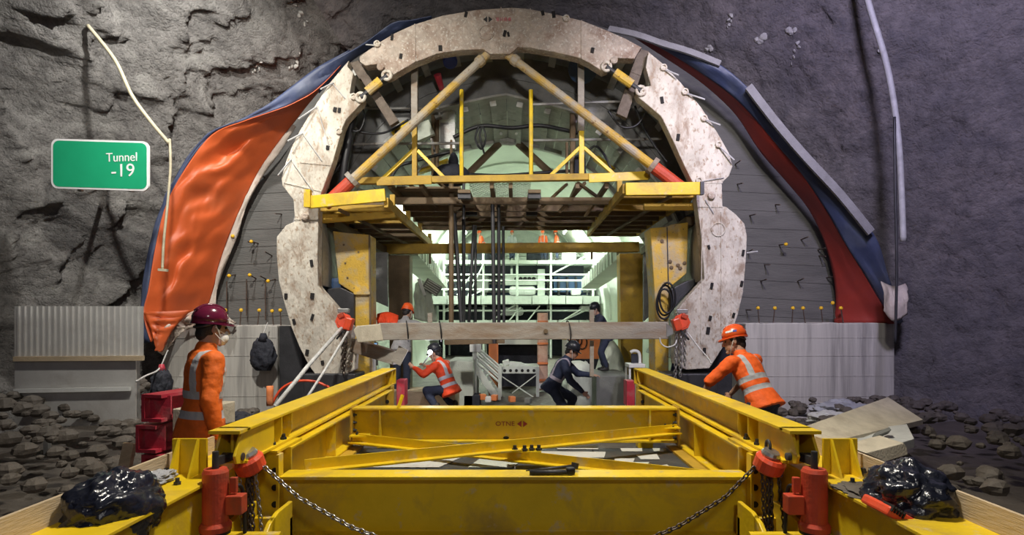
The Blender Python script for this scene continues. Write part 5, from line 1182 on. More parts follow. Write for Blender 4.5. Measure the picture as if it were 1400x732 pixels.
MB().tube(smooth_pts([P(862, 482, 10.9), P(868, 480, 10.9), P(874, 484, 10.9), P(875, 500, 10.9)]), 0.03, 8).build('back_rim', M['white_paint'], o, smooth=True)
MB().span(P(860, 498, 10.7), P(876, 501, 11.1)).build('seat', M['white_paint'], o, bevel=0.01)
for (x, dy) in ((861, 0), (875, 0), (861, 0.35), (875, 0.35)): MB().bar(P(x, 500, 10.75) + Vector((0, dy, 0)), Vector((P(x, 500, 10.75).x, 10.75 + dy, 0.0)), 0.035, 0.035).build('leg', M['white_paint'], o)
MB().span(P(863, 484, 10.92), P(873, 497, 10.94)).build('back_panel', M['cloth_dark'], o, bevel=0.01)
random.seed(77)
for k, (x, y, m_) in enumerate([(660, 546, 'orange_paint'), (668, 549, 'white_paint'), (676, 547, 'orange_paint'), (700, 549, 'orange_paint'), (722, 551, 'grey_block')]):
    o = MB().box(P(x, y - 3, 12.1) , (0.13, 0.14, 0.12), Matrix.Rotation(random.uniform(-0.5, 0.5), 3, 'Z')).build('floor_offcut', M[m_], None, bevel=0.02)
    tag(o, ['orange off-cut left of the stair foot', 'white off-cut at the stair foot', 'orange off-cut right of the stair foot', 'orange off-cut under the workbench', 'grey off-cut under the workbench at its right'][k], 'off-cut', 'off-cuts on the tunnel floor')
# louvred heater hung on the left bench and the pale chute below it
lv = thing('louvred_unit', 'tilted louvred lamp unit hanging from the left duct', 'lamp', P(590, 405, 14.8))
rot = Matrix.Rotation(0.55, 3, 'Y')
MB().box(P(591, 393, 14.8), (0.42, 0.2, 0.28), rot).build('unit_frame', M['grey_block'], lv)
for k in range(5): MB().box(P(591, 393, 14.68) + rot @ Vector((0, 0, -0.11 + 0.055 * k)), (0.36, 0.03, 0.02), rot).build('louvre', M['galvanised'], lv)
MB().box(P(577, 393, 14.72), (0.08, 0.1, 0.45), Matrix.Rotation(-0.35, 3, 'Y')).build('side_flap', M['white_paint'], lv)
solid(sheet([P(568, 388, 14.9), P(578, 384, 14.9), P(590, 400, 14.9)], [P(566, 436, 14.8), P(582, 440, 14.8), P(598, 440, 14.9)], 16, 16, 0.1, 41, 0.12).build('pale_chute', M['tarp'], None, smooth=True, fix=False), 0.012)
tag(bpy.data.objects['pale_chute'], 'pale crumpled sheet hanging under the louvred lamp unit', 'sheet')
dr = MB().lathe([(0.01, 0), (0.29, 0), (0.30, 0.05), (0.29, 0.4), (0.30, 0.45), (0.29, 0.8), (0.26, 0.86), (0.01, 0.86)], P(463, 446, 10.75), (0, 0, 1), 24).build('blue_drum', M['blue_plastic'], None)
tag(dr, 'dark blue drum standing behind the left leg of the arch', 'drum')
MB().span((-3.35, 10.4, 0.0), (-2.85, 11.1, P(463, 446, 10.75).z)).build('drum_stand', M['grey_block']); tag(bpy.data.objects['drum_stand'], 'dark block carrying the blue drum behind the left arch leg', 'block')
wp = MB().span(P(528, 536, 10.35), P(628, 560, 11.1)).build('work_platform', M['wood'], None); wp.name = 'work_platform'; tag(wp, 'low timber platform under the grey-jacketed worker and the welder', 'platform')
lp = thing('laptop_screen', 'small lit blue screen behind the left end of the beam', 'screen', P(512, 485, 10.6))
MB().span(P(502, 470, 10.6), P(515, 481, 10.62)).build('screen_panel', glow('screen_blue', (0.25, 0.55, 1.0), 1.2), lp); MB().span(P(500, 468, 10.63), P(517, 500, 10.66)).build('screen_case', M['grey_block'], lp)
pp = MB().cone(P(510, 480, 10.5), P(510, 520, 10.5), 0.05, 0.05, 10).build('white_pipe', M['white_paint'], None); tag(pp, 'short white pipe standing below the small blue screen', 'pipe')

# ================================================================ people
def remeshed(b, voxel, smooth_it, name, m, parent, wrinkle=0.0, attrs=None, seed=0.0):
    me = b.mesh('tmp', None, True); t = bpy.data.objects.new('tmp', me); col.objects.link(t)
    r = t.modifiers.new('r', 'REMESH'); r.mode = 'VOXEL'; r.voxel_size = voxel
    s = t.modifiers.new('s', 'SMOOTH'); s.iterations = smooth_it; s.factor = 0.5
    bpy.context.view_layer.update(); dg = bpy.context.evaluated_depsgraph_get()
    out = bpy.data.meshes.new_from_object(t.evaluated_get(dg)); bpy.data.objects.remove(t, do_unlink=True); bpy.data.meshes.remove(me)
    out.name = name
    if wrinkle:
        out.update(); nn = [v.normal.copy() for v in out.vertices]
        for v, n_ in zip(out.vertices, nn):
            p = v.co; w_ = noise.noise(Vector((p.x * 7 + seed, p.y * 7, p.z * 15))) + 0.7 * noise.noise(Vector((p.x * 18, p.y * 18 + seed, p.z * 22)))
            v.co = p + n_ * (w_ * wrinkle)
    if attrs:
        for k, fn in attrs.items():
            a = out.attributes.new(k, 'FLOAT', 'POINT'); a.data.foreach_set('value', [fn(v.co) for v in out.vertices])
    out.materials.clear(); out.materials.append(m)
    out.polygons.foreach_set('use_smooth', [True] * len(out.polygons))
    o = link(name, out, parent); WM.setdefault(o.name, Matrix.Identity(4)); return o
def capsule(b, p0, p1, r0, r1, n=12):
    p0, p1 = Vector(p0), Vector(p1); d = p1 - p0; L = d.length
    if L < 1e-6: return b
    pts, rs = [], []
    for t in (-1, -0.85, -0.5): pts.append(p0 + d.normalized() * (r0 * t)); rs.append(r0 * math.sqrt(max(0.0004, 1 - t * t)))
    for t in (0, 0.33, 0.66, 1): pts.append(p0 + d * t); rs.append(r0 + (r1 - r0) * t)
    for t in (0.5, 0.85, 1): pts.append(p1 + d.normalized() * (r1 * t)); rs.append(r1 * math.sqrt(max(0.0004, 1 - t * t)))
    return b.tube(pts, rs, n)
def person(label, loc, a, s=1.0, hip=0.92, bend=0.0, lean=0.0, twist=0.0, arms=None, legs=None, head_yaw=0.0, head_pitch=0.0, shirt='vest_orange', trousers='trousers_navy', helmet='helmet_orange',
           voxel=0.011, sleeves=True, mask=False, group=None, hair=True, helmet_marks=False, hem=-0.12, hood=False, bare_fore=False):
    loc = Vector(loc); a = math.radians(a)
    f = Vector((math.cos(a), math.sin(a), 0)); l = Vector((-math.sin(a), math.cos(a), 0)); u = Vector((0, 0, 1))
    def V(x, y, z): return (f * x + l * y + u * z) * s
    t = thing('person', label, 'person', loc, group)
    b_, e_ = math.radians(bend), math.radians(lean)
    Hc = loc + V(0, 0, hip)
    T = (u * math.cos(b_) + f * math.sin(b_)).normalized(); T = (T * math.cos(e_) + l * math.sin(e_)).normalized()
    Ft = l.cross(T).normalized(); Lt = T.cross(Ft).normalized()
    tw = Matrix.Rotation(math.radians(twist), 3, T); Ls = tw @ Lt; Fs = tw @ Ft
    def S(k, x=0, y=0): return Hc + (T * k + Fs * x + Ls * y) * s
    neck = S(0.50); 
    hp = math.radians(head_pitch); hy = math.radians(head_yaw)
    base_up = (T * 0.55 + u * 0.45).normalized()
    Fh = (Matrix.Rotation(hy, 3, u) @ f); Fh = (Fh * math.cos(hp) - u * math.sin(hp)).normalized()
    Uh = (base_up - Fh * base_up.dot(Fh)).normalized(); Lh = Uh.cross(Fh).normalized()
    hd = neck + (T * 0.06 + Uh * 0.10 + Fh * 0.025) * s
    def Hd(x, y, z): return hd + (Fh * x + Lh * y + Uh * z) * s
    Rh = Matrix((Fh, Lh, Uh)).transposed(); Rt = Matrix((Fs, Ls, T)).transposed()
    arms = arms or {}; legs = legs or {}
    J = {}
    for sd, k in (('L', 1), ('R', -1)):
        sh = S(0.44, 0, 0.185 * k); e, w_ = arms.get(sd, ((0.02, 0.06 * k, -0.28), (0.08, 0.0, -0.24)))
        el = sh + V(*e); wr = el + V(*w_); J['sh' + sd], J['el' + sd], J['wr' + sd] = sh, el, wr
        hpj = Hc + V(0, 0.095 * k, -0.02); kn_, an_ = legs.get(sd, ((0.02, 0.01 * k, -0.43), (-0.02, 0.0, -0.40)))
        kn = hpj + V(*kn_); an = kn + V(*an_); J['hp' + sd], J['kn' + sd], J['an' + sd] = hpj, kn, an
    def ringat(k, rx, ry, x=0.0):
        c = S(k, x); return [c + (Fs * math.cos(2 * math.pi * i / 18) * ry + Ls * math.sin(2 * math.pi * i / 18) * rx) * s for i in range(18)]
    # body: one continuous surface
    B = MB()
    B.ell(Hd(0.0, 0, 0.03), (0.098 * s, 0.078 * s, 0.105 * s), Rh); B.ell(Hd(0.035, 0, -0.055), (0.060 * s, 0.056 * s, 0.062 * s), Rh)
    B.ell(Hd(0.06, 0, -0.03), (0.042 * s, 0.05 * s, 0.06 * s), Rh)
    capsule(B, Hd(0.098, 0, 0.02), Hd(0.118, 0, -0.022), 0.010 * s, 0.015 * s, 8)              # nose
    B.ell(Hd(0.092, 0, -0.062), (0.014 * s, 0.026 * s, 0.009 * s), Rh); B.ell(Hd(0.085, 0, -0.10), (0.02 * s, 0.025 * s, 0.018 * s), Rh)   # lips, chin
    for k in (-1, 1): B.ell(Hd(0.0, 0.08 * k, -0.005), (0.020 * s, 0.010 * s, 0.034 * s), Rh)    # ears
    capsule(B, neck - T * 0.05 * s, Hd(-0.02, 0, -0.05), 0.062 * s, 0.056 * s)
    B.loft([ringat(k, rx * 0.93, ry * 0.93) for k, rx, ry in TORSO])
    for sd, k in (('L', 1), ('R', -1)):
        capsule(B, J['sh' + sd], J['el' + sd], 0.050 * s, 0.040 * s); capsule(B, J['el' + sd], J['wr' + sd], 0.040 * s, 0.027 * s)
        capsule(B, J['hp' + sd], J['kn' + sd], 0.080 * s, 0.055 * s); capsule(B, J['kn' + sd], J['an' + sd], 0.054 * s, 0.038 * s)
        d = (J['wr' + sd] - J['el' + sd]).normalized(); _, sx, ux = frame_of(d, f)
        nrm = sx * k                                        # back of the hand faces outwards
        acr = d.cross(nrm).normalized()
        if acr.dot(f) < 0: acr = -acr                      # thumb side forward
        pal = J['wr' + sd] + d * 0.055 * s
        B.ell(pal, (0.052 * s, 0.040 * s, 0.018 * s), Matrix((d, acr, nrm)).transposed())
        for q, (off, ln) in enumerate(((0.029, 0.072), (0.010, 0.080), (-0.009, 0.075), (-0.027, 0.058))):
            r0 = pal + d * 0.042 * s + acr * off * s; k1 = r0 + (d * 0.9 - nrm * 0.30) * (ln * 0.5 * s); k2 = k1 + (d * 0.45 - nrm * 0.8) * (ln * 0.5 * s)
            capsule(B, r0, k1, 0.0095 * s, 0.0088 * s, 8); capsule(B, k1, k2, 0.0088 * s, 0.0075 * s, 8)
        t0 = pal - d * 0.02 * s + acr * 0.034 * s; t1 = t0 + (d * 0.6 + acr * 0.6 - nrm * 0.3) * 0.038 * s; t2 = t1 + (d * 0.85 - nrm * 0.4) * 0.03 * s
        capsule(B, t0, t1, 0.012 * s, 0.0105 * s, 8); capsule(B, t1, t2, 0.0105 * s, 0.0085 * s, 8)
    remeshed(B, min(voxel, 0.0075) if voxel < 0.013 else voxel * 0.8, 2, 'body', M['skin'], t)
    for k in (-1, 1): MB().ell(Hd(0.088, 0.031 * k, 0.012), (0.010 * s, 0.013 * s, 0.009 * s), Rh, 8, 6).build('eye', M['eye'], t, smooth=True)
    # shirt
    Sh = MB(); Sh.loft([ringat(k, rx * 1.12, ry * 1.16) for k, rx, ry in ([(hem, 0.186, 0.155), (-0.02, 0.176, 0.135), (0.06, 0.160, 0.118)] + TORSO[2:])])
    for sd in 'LR':
        capsule(Sh, S(0.43, 0, 0.12 if sd == 'L' else -0.12), J['sh' + sd], 0.075 * s, 0.074 * s)
        if sleeves:
            capsule(Sh, J['sh' + sd], J['el' + sd], 0.074 * s, 0.062 * s)
            if not bare_fore: capsule(Sh, J['el' + sd], J['el' + sd].lerp(J['wr' + sd], 0.93), 0.062 * s, 0.046 * s)
    capsule(Sh, S(0.47), S(0.525), 0.082 * s, 0.072 * s)
    def is_arm(p):
        for sd in 'LR':
            A, E = J['sh' + sd], J['el' + sd]; d = E - A; tt = max(0, min(1, (p - A).dot(d) / d.length_squared))
            if tt > 0.12 and (p - A - d * tt).length < 0.095 * s: return True
            A, E = J['el' + sd], J['wr' + sd]; d = E - A; tt = max(0, min(1, (p - A).dot(d) / d.length_squared))
            if (p - A - d * tt).length < 0.075 * s: return True
        return False
    sleeve_has = {}
    remeshed(Sh, voxel, 3, 'shirt', M[shirt], t, 0.007 * s, {'spine': lambda p: -9.0 if is_arm(p) else (p - Hc).dot(T) / s, 'side': lambda p: abs((p - Hc).dot(Ls)) / s}, random.random() * 9)
    # trousers and boots
    Tr = MB(); Tr.loft([ringat(k, rx * 1.04, ry * 1.06) for k, rx, ry in [(-0.10, 0.155, 0.12), (-0.02, 0.16, 0.118), (0.06, 0.15, 0.11)]])
    for sd in 'LR':
        capsule(Tr, J['hp' + sd], J['kn' + sd], 0.098 * s, 0.075 * s); capsule(Tr, J['kn' + sd], J['kn' + sd].lerp(J['an' + sd], 0.92), 0.075 * s, 0.062 * s)
    remeshed(Tr, voxel * 1.15, 3, 'trousers', M[trousers], t, 0.007 * s, None, 3.3)
    for sd in 'LR':
        an = J['an' + sd]; bt = MB(); capsule(bt, an + u * 0.06 * s, an - u * 0.035 * s, 0.056 * s, 0.052 * s); capsule(bt, an + V(-0.02, 0, -0.055), an + V(0.13, 0, -0.06), 0.042 * s, 0.038 * s)
        remeshed(bt, max(voxel, 0.012), 2, 'boot', M['boot'], t)
    if helmet:
        hc = Hd(-0.012, 0, 0.072); hm = MB(); prof = []
        nseg = 28
        rings = []
        for j in range(9):
            th = math.pi / 2 * j / 8
            rr = math.cos(th) ** 0.9 if j < 8 else 0.02; zz = math.sin(th)
            rings.append([hc + Rh @ Vector((math.cos(2 * math.pi * i / nseg) * 0.126 * rr * s, math.sin(2 * math.pi * i / nseg) * 0.104 * rr * s, (zz * 0.108 - 0.03 * (j == 0)) * s)) for i in range(nseg)])
        hm.loft(rings); ho = hm.build('helmet', M[helmet], t, smooth=True)
        br = []
        for (k, zz) in ((1.0, -0.022), (1.0, -0.036)):
            br.append([hc + Rh @ Vector((math.cos(2 * math.pi * i / nseg) * (0.131 + (0.040 if math.cos(2 * math.pi * i / nseg) > 0 else 0.0) * max(0, math.cos(2 * math.pi * i / nseg)) ** 1.5) * s, math.sin(2 * math.pi * i / nseg) * 0.110 * s, (zz - 0.012 * max(0, math.cos(2 * math.pi * i / nseg))) * s)) for i in range(nseg)])
        MB().loft(br).build('brim', M[helmet], ho, smooth=False)
        for yk in (-0.03, 0.0, 0.03):
            MB().tube([hc + Rh @ (Vector((math.cos(th) * 0.120, yk, math.sin(th) * 0.106 + (0.0 if yk else 0.004))) * s) for th in [math.pi * (0.22 + 0.6 * i / 10) for i in range(11)]], 0.009 * s, 6).build('ridge', M[helmet], ho, smooth=True)
        if helmet_marks:
            for q in range(6):
                an = math.radians(18 + q * 9) * helmet_marks; p_ = hc + Rh @ (Vector((math.sin(math.radians(40)) * 0, 0, 0)))
                ang = math.radians(52 + q * 9) * helmet_marks
                pt = hc + Rh @ (Vector((math.cos(ang) * 0.123, math.sin(ang) * 0.102, 0.030)) * s); nr = Rh @ Vector((math.cos(ang), math.sin(ang), 0.2))
                rt = nr.to_track_quat('Z', 'Y').to_matrix()
                MB().box(pt, (0.020 * s, 0.020 * s, 0.004), rt).build('helmet_mark', M['mark_white'] if q < 4 else M['mark_blue'], ho)
        MB().tube(smooth_pts([Hd(0.0, 0.088, 0.03), Hd(0.03, 0.086, -0.03), Hd(0.055, 0.055, -0.095), Hd(0.065, 0, -0.122), Hd(0.055, -0.055, -0.095), Hd(0.03, -0.086, -0.03), Hd(0.0, -0.088, 0.03)], 4), 0.005 * s, 5).build('chin_strap', M['strap'], ho, smooth=True)
        MB().tube(smooth_pts([Hd(-0.02, 0.092, 0.04), Hd(-0.08, 0.075, 0.02), Hd(-0.115, 0, 0.01), Hd(-0.08, -0.075, 0.02), Hd(-0.02, -0.092, 0.04)], 4), 0.009 * s, 5).build('head_band', M['dark_steel'], ho, smooth=True)
    if hair:
        hr = MB(); hr.ell(Hd(-0.022, 0, 0.028), (0.090 * s, 0.082 * s, 0.10 * s), Rh); hr.ell(Hd(-0.065, 0, -0.035), (0.045 * s, 0.062 * s, 0.055 * s), Rh)
        for k in (-1, 1): hr.ell(Hd(0.03, 0.074 * k, 0.03), (0.02 * s, 0.010 * s, 0.035 * s), Rh)
        remeshed(hr, 0.01, 2, 'hair', M['hair'], t, 0.003)
    if mask:
        mk_ = MB(); mk_.ell(Hd(0.066, 0, -0.062), (0.058 * s, 0.062 * s, 0.058 * s), Rh); mk_.ell(Hd(0.09, 0, -0.035), (0.036 * s, 0.03 * s, 0.03 * s), Rh)
        mo = remeshed(mk_, 0.008, 3, 'face_mask', M['mask_white'], t)
        for k in (-1, 1):
            for z0, z1 in ((-0.03, 0.015), (-0.09, -0.03)): MB().tube([Hd(0.075, 0.058 * k, z0), Hd(0.03, 0.082 * k, (z0 + z1) / 2), Hd(0.0, 0.090 * k, z1)], 0.003 * s, 5).build('ear_loop', M['mask_white'], mo)
    return t, J, Hd
TORSO = [(-0.06, 0.160, 0.115), (0.02, 0.158, 0.112), (0.12, 0.150, 0.105), (0.24, 0.158, 0.112), (0.36, 0.172, 0.116), (0.44, 0.165, 0.100), (0.50, 0.095, 0.078)]

# left: standing in profile, looking right
person('worker in rust orange shirt and maroon helmet standing beside the left girder', (-2.37, 4.42, 0), 44, s=1.04, hip=0.93, bend=4, head_yaw=0, head_pitch=3, shirt='vest_rust', trousers='trousers_blue', helmet='helmet_maroon', voxel=0.010, mask=True, hem=-0.13,
       arms={'L': ((0.02, 0.06, -0.28), (0.10, -0.02, -0.23)), 'R': ((-0.05, -0.06, -0.28), (0.06, 0.0, -0.25))})
# right: bending forward, seen from behind, turned left
person('worker in bright orange vest and orange helmet bending beside the right girder', (2.52, 5.95, 0), 122, s=1.02, hip=0.88, bend=30, head_yaw=42, head_pitch=10, shirt='vest_orange', trousers='trousers_navy', helmet='helmet_orange', voxel=0.011, hem=-0.09, bare_fore=True, helmet_marks=1,
       arms={'L': ((0.16, 0.14, -0.20), (0.12, -0.02, -0.20)), 'R': ((0.18, -0.10, -0.20), (0.16, 0.04, -0.18))}, legs={'L': ((0.10, 0.03, -0.40), (-0.12, 0.0, -0.38)), 'R': ((0.06, -0.03, -0.41), (-0.10, 0, -0.38))})
# grey jacket with orange sleeve, back to us
q = P(549, 540, 10.75)
person('worker in grey jacket and orange helmet standing behind the hung beam', (q.x, 10.75, q.z), 70, s=0.98, bend=16, head_yaw=-10, head_pitch=18, shirt='jacket_grey', trousers='trousers_navy', helmet='helmet_orange', voxel=0.02, group='workers inside the arch',
       arms={'L': ((-0.02, 0.24, -0.06), (0.10, 0.22, -0.04)), 'R': ((0.14, -0.22, -0.10), (0.2, -0.1, 0.05))})
q = P(603, 552, 10.2)
person('welder in red vest crouching at the bright welding flash', (q.x + 0.16, 10.15, 0.16), 158, s=1.0, hip=0.38, bend=24, head_yaw=10, head_pitch=22, shirt='vest_red', trousers='trousers_navy', helmet='helmet_dark', voxel=0.02, group='workers inside the arch',
       arms={'L': ((0.18, 0.10, -0.16), (0.20, -0.02, 0.12)), 'R': ((0.20, -0.08, -0.16), (0.20, 0.05, 0.10))}, legs={'L': ((0.36, 0.10, -0.02), (-0.22, 0.0, -0.30)), 'R': ((0.30, -0.10, -0.12), (-0.30, 0.0, -0.20))})
q = P(755, 560, 10.5)
person('worker in navy overalls with pale tape stooping at the white covered stack', (q.x, 10.5, 0), -8, s=1.08, hip=0.50, bend=28, head_yaw=-5, head_pitch=24, shirt='vest_navy', trousers='trousers_navy', helmet='helmet_dark', voxel=0.02, group='workers inside the arch',
       arms={'L': ((0.20, 0.06, -0.20), (0.24, 0.0, -0.02)), 'R': ((0.10, -0.06, -0.27), (0.20, 0.0, -0.18))}, legs={'L': ((0.34, 0.06, -0.20), (-0.12, 0, -0.30)), 'R': ((0.20, -0.06, -0.30), (-0.32, 0, -0.14))})
q = P(829, 512, 12.4)
person('dark-clothed worker standing on the grey block behind the beam', (q.x, 12.4, 0.66), 185, s=0.92, hip=0.78, bend=22, head_yaw=10, head_pitch=18, shirt='jacket_navy', trousers='trousers_navy', helmet='helmet_dark', voxel=0.02, group='workers inside the arch',
       arms={'L': ((0.16, 0.08, -0.22), (0.22, 0.0, -0.06)), 'R': ((0.18, -0.06, -0.22), (0.22, 0.02, -0.10))}, legs={'L': ((0.16, 0.03, -0.34), (-0.14, 0, -0.34)), 'R': ((0.10, -0.04, -0.36), (-0.08, 0, -0.32))})
for (x, yaw, lab, sh, bd) in [(661, 200, 'far worker in orange bending at the left end of the top deck', 'vest_plain_orange', 35), (700, 90, 'far worker with orange helmet standing at the centre of the top deck', 'jacket_grey', 4), (743, 250, 'far worker in striped orange vest leaning on the top deck', 'vest_plain_orange', 20), (762, 160, 'far worker in orange at the right end of the top deck', 'vest_plain_orange', 12)]:
    q = P(x, 356.0, 27.2)
    person(lab, (q.x, 27.2, q.z), yaw, s=0.80, bend=bd * 0.6, head_pitch=10, shirt=sh, helmet='helmet_orange', voxel=0.035, group='workers on the far scaffold', hair=False)
# welding flash
we = thing('welding_torch', 'welding torch with a bright white flash in front of the welder', 'torch', P(590, 486, 10.0))
MB().ell(P(588, 482, 9.5), (0.036, 0.036, 0.036), None, 16, 12).build('weld_arc', M['weld_flash'], we, smooth=True)
MB().cone(P(587, 486, 9.5), P(577, 500, 9.6), 0.010, 0.010, 8).build('torch_handle', M['grey_steel'], we)
wl = lamp('weld_light', P(588, 482, 9.42), 12, (0.85, 0.85, 1.0), 0.04); setp(wl, we)

# ================================================================ left side: sign, hoarding, stack, bags, boards
sg = thing('tunnel_sign', 'green road sign with white rim and white lettering on the left rock', 'sign', P(150, 258, 8.6))
SYY = 8.6
def rounded(x0, x1, y0, y1, r, Y, skew=0.03, n=6):
    pts = []
    for (cx, cy, a0) in ((x1 - r, y0 + r, -90), (x1 - r, y1 - r, 0), (x0 + r, y1 - r, 90), (x0 + r, y0 + r, 180)):
        for k in range(n + 1):
            a = math.radians(a0 + 90 * k / n); x, y = cx + r * math.cos(a), cy + r * math.sin(a); pts.append(P(x, y + skew * (x - 154), Y))
    return pts
MB().prism(rounded(70, 203.5, 192, 260, 9, SYY), (0, 0.03, 0)).build('sign_rim', M['mark_white'], sg)
MB().prism(rounded(72.5, 200.5, 194.5, 257.5, 8, SYY - 0.004), (0, 0.01, 0)).build('sign_face', M['sign_green'], sg)
RS = Matrix.Rotation(-0.03, 3, 'Y') @ RXF
text('Tunnel', 0.185, P(166.5, 215.5, SYY - 0.006), RS, M['mark_white'], sg, sx=0.9)
t19 = text('-19', 0.27, P(168, 234, SYY - 0.006), RS, M['mark_white'], sg, sx=1.0)
for x in (110, 180): MB().bar(P(x, 200, SYY + 0.06), P(x, 262, SYY + 0.06), 0.05, 0.05).build('sign_post', M['grey_steel'], sg)
MB().bar(P(150, 240, SYY + 0.08), P(150, 240, 10.6), 0.05, 0.05).build('sign_bracket', M['grey_steel'], sg)
# corrugated hoarding
hz = thing('corrugated_hoarding', 'pale corrugated metal hoarding at the left edge below the sign', 'hoarding', P(170, 620, 7.4))
HY = 7.4
def corr(xa, xb, yt, yb, m, nm):
    xs = []; X0, X1 = (xa - CX) / F * HY, (xb - CX) / F * HY; x = X0; b = MB(); pts = []
    pitch = 0.075; k = 0
    while x < X1:
        pts += [(x, 0.0), (x + pitch * 0.55, 0.0), (x + pitch * 0.65, -0.02), (x + pitch * 0.9, -0.02)]; x += pitch
    zt, zb = P(0, yt, HY).z, P(0, yb, HY).z
    n = len(pts); b.v = [Vector((a, HY + c, zb)) for a, c in pts] + [Vector((a, HY + c, zt + 0.02 * 0)) for a, c in pts]
    b.f = [(i, i + 1, n + i + 1, n + i) for i in range(n - 1)]
    return solid(b.build(nm, M[m], hz, fix=False), 0.006)
corr(20, 191, 419, 492, 'corrugated', 'corrugated_sheet'); 
MB().span(P(20, 493, HY), P(187, 582, HY + 0.02)).build('lower_sheet', M['corrugated'], hz)
MB().bar(P(20, 491, HY - 0.04), P(196, 490, HY - 0.04), 0.05, 0.06).build('rail', M['wood'], hz); MB().bar(P(20, 535, HY - 0.04), P(178, 532, HY - 0.04), 0.04, 0.05).build('rail', M['white_paint'], hz)
for x in (60, 184): MB().bar(P(x, 425, HY + 0.06), Vector((P(x, 425, HY).x, HY + 0.06, 0)), 0.06, 0.06).build('hoarding_post', M['grey_steel'], hz)
# red steel and timber stack
g = 'beams stacked behind the left worker'
def stick(nm, label, cat, a, c, w_, h_, m, grp=g, bev=0.008): 
    o = MB().bar(a, c, w_, h_).build(nm, M[m], None, bevel=bev); return tag(o, label, cat, grp)
for k, (zc, lab) in enumerate([(0.16, 'lowest'), (0.42, 'middle'), (0.68, 'upper'), (0.95, 'topmost')]):
    x0 = -3.22 + 0.05 * (k % 2)
    o = thing('red_steel_beam', 'red painted steel beam, %s of the stack behind the left worker' % lab, 'steel beam', (x0, 5.2, zc - 0.1), g)
    MB().section((x0, 5.1, zc), (x0 + 0.12, 5.75, zc), [(-0.10, -0.12), (0.10, -0.12), (0.10, -0.09), (-0.07, -0.09), (-0.07, 0.09), (0.10, 0.09), (0.10, 0.12), (-0.10, 0.12)]).build('channel', M['red_steel'], o)
    MB().box((x0 + 0.05, 5.16, zc), (0.18, 0.02, 0.21)).build('end_stiffener', M['red_steel'], o)
for k, (zc, lab) in enumerate([(0.22, 'lowest'), (0.48, 'middle'), (0.84, 'topmost')]):
    stick('timber_baulk', 'pale timber baulk, %s of those against the red beams' % lab, 'timber', (-2.91 + 0.01 * k, 5.12, zc), (-2.83 + 0.01 * k, 5.65, zc), 0.24, 0.20, 'wood_pale')
stick('timber_stake', 'short timber stake standing in rubble at the left edge', 'timber', Vector((-3.55, 5.2, 0.0)), P(178, 606, 5.3), 0.10, 0.06, 'wood', None)
# boards standing on the outer beams of the frame
for s, lab in ((-1, 'left'), (1, 'right')):
    b = MB().prism([(s * 2.165, 2.2, EYE - 0.95), (s * 2.165, 4.18, EYE - 0.95), (s * 2.165, 4.18, EYE - 0.83), (s * 2.165, 2.2, EYE - 0.83)], (-s * 0.02, 0, 0)).build('toe_board', M['wood'], None)
    tag(b, 'tan plywood toe board on edge along the outer %s beam' % lab, 'board', 'toe boards on the outer beams')
# bin bags
def lumpy(nm, label, cat, c, r, m, seed, amp, voxel=0.02, grp=None, squash=None):
    b = MB(); c = Vector(c); nu, nv = 72, 44
    for j in range(nv + 1):
        th = -math.pi / 2 + math.pi * j / nv
        for i in range(nu):
            a = 2 * math.pi * i / nu; d = Vector((math.cos(th) * math.cos(a), math.cos(th) * math.sin(a), math.sin(th)))
            k = 1 + amp * (noise.noise(d * 2.1 + Vector((seed, 0, 0))) - 0.9 * abs(noise.noise(d * 3.6 + Vector((0, seed, 0)))) + 0.3 - 0.55 * abs(noise.noise(d * 8 + Vector((0, 0, seed)))) - 0.12 * abs(noise.noise(d * 15 + Vector((seed, 0, seed)))))
            p = Vector((d.x * r[0] * k, d.y * r[1] * k, d.z * r[2] * k)); p.z = max(p.z, -r[2] * 0.8); b.v.append(c + p)
    for j in range(nv):
        for i in range(nu):
            a = j * nu + i; e = j * nu + (i + 1) % nu; b.f.append((a, e, e + nu, a + nu))
    o = b.build(nm, M[m], None, smooth=True)
    return tag(o, label, cat, grp) if label else o
lumpy('bin_bag', 'shiny black bin bag at the near end of the left outer beam', 'bag', (-2.02, 2.93, EYE - 0.96), (0.21, 0.26, 0.20), 'bin_bag', 3.1, 0.22, grp='black bin bags')
lumpy('bin_bag', 'shiny black bin bag at the near end of the right outer beam', 'bag', (2.02, 3.00, EYE - 0.90), (0.20, 0.22, 0.17), 'bin_bag', 8.4, 0.22, grp='black bin bags')
rt = thing('red_grinder', 'red slotted tool case under the right bin bag', 'tool', P(1222, 715, 2.95))
MB().box(P(1220, 702, 2.9), (0.20, 0.22, 0.05), Matrix.Rotation(0.5, 3, 'Y')).build('case', M['red_hoist'], rt, bevel=0.012)
for k in range(5): MB().box(P(1211 + 3.6 * k, 694 + 2.4 * k, 2.84) + Vector((0, -0.02, 0.012)), (0.006, 0.08, 0.03), Matrix.Rotation(0.5, 3, 'Y')).build('slot', M['slot'], rt)
# crumpled gloves on the left outer beam, dirt cake on the right one
lumpy('work_glove', 'crumpled grey green glove lying against the left toe board', 'glove', (-2.09, 3.42, EYE - 0.925), (0.07, 0.14, 0.035), 'grey_tarp', 5.5, 0.4)
lumpy('work_glove', 'crumpled pinkish rag beyond the grey glove on the left outer beam', 'rag', (-2.08, 3.72, EYE - 0.92), (0.06, 0.07, 0.04), 'fleece', 7.7, 0.4)
o = lumpy('dirt_cake', 'flat cake of dark dirt on the right outer beam before the bag', 'dirt', (1.97, 3.22, EYE - 0.945), (0.16, 0.18, 0.014), 'mud', 2.2, 0.4)
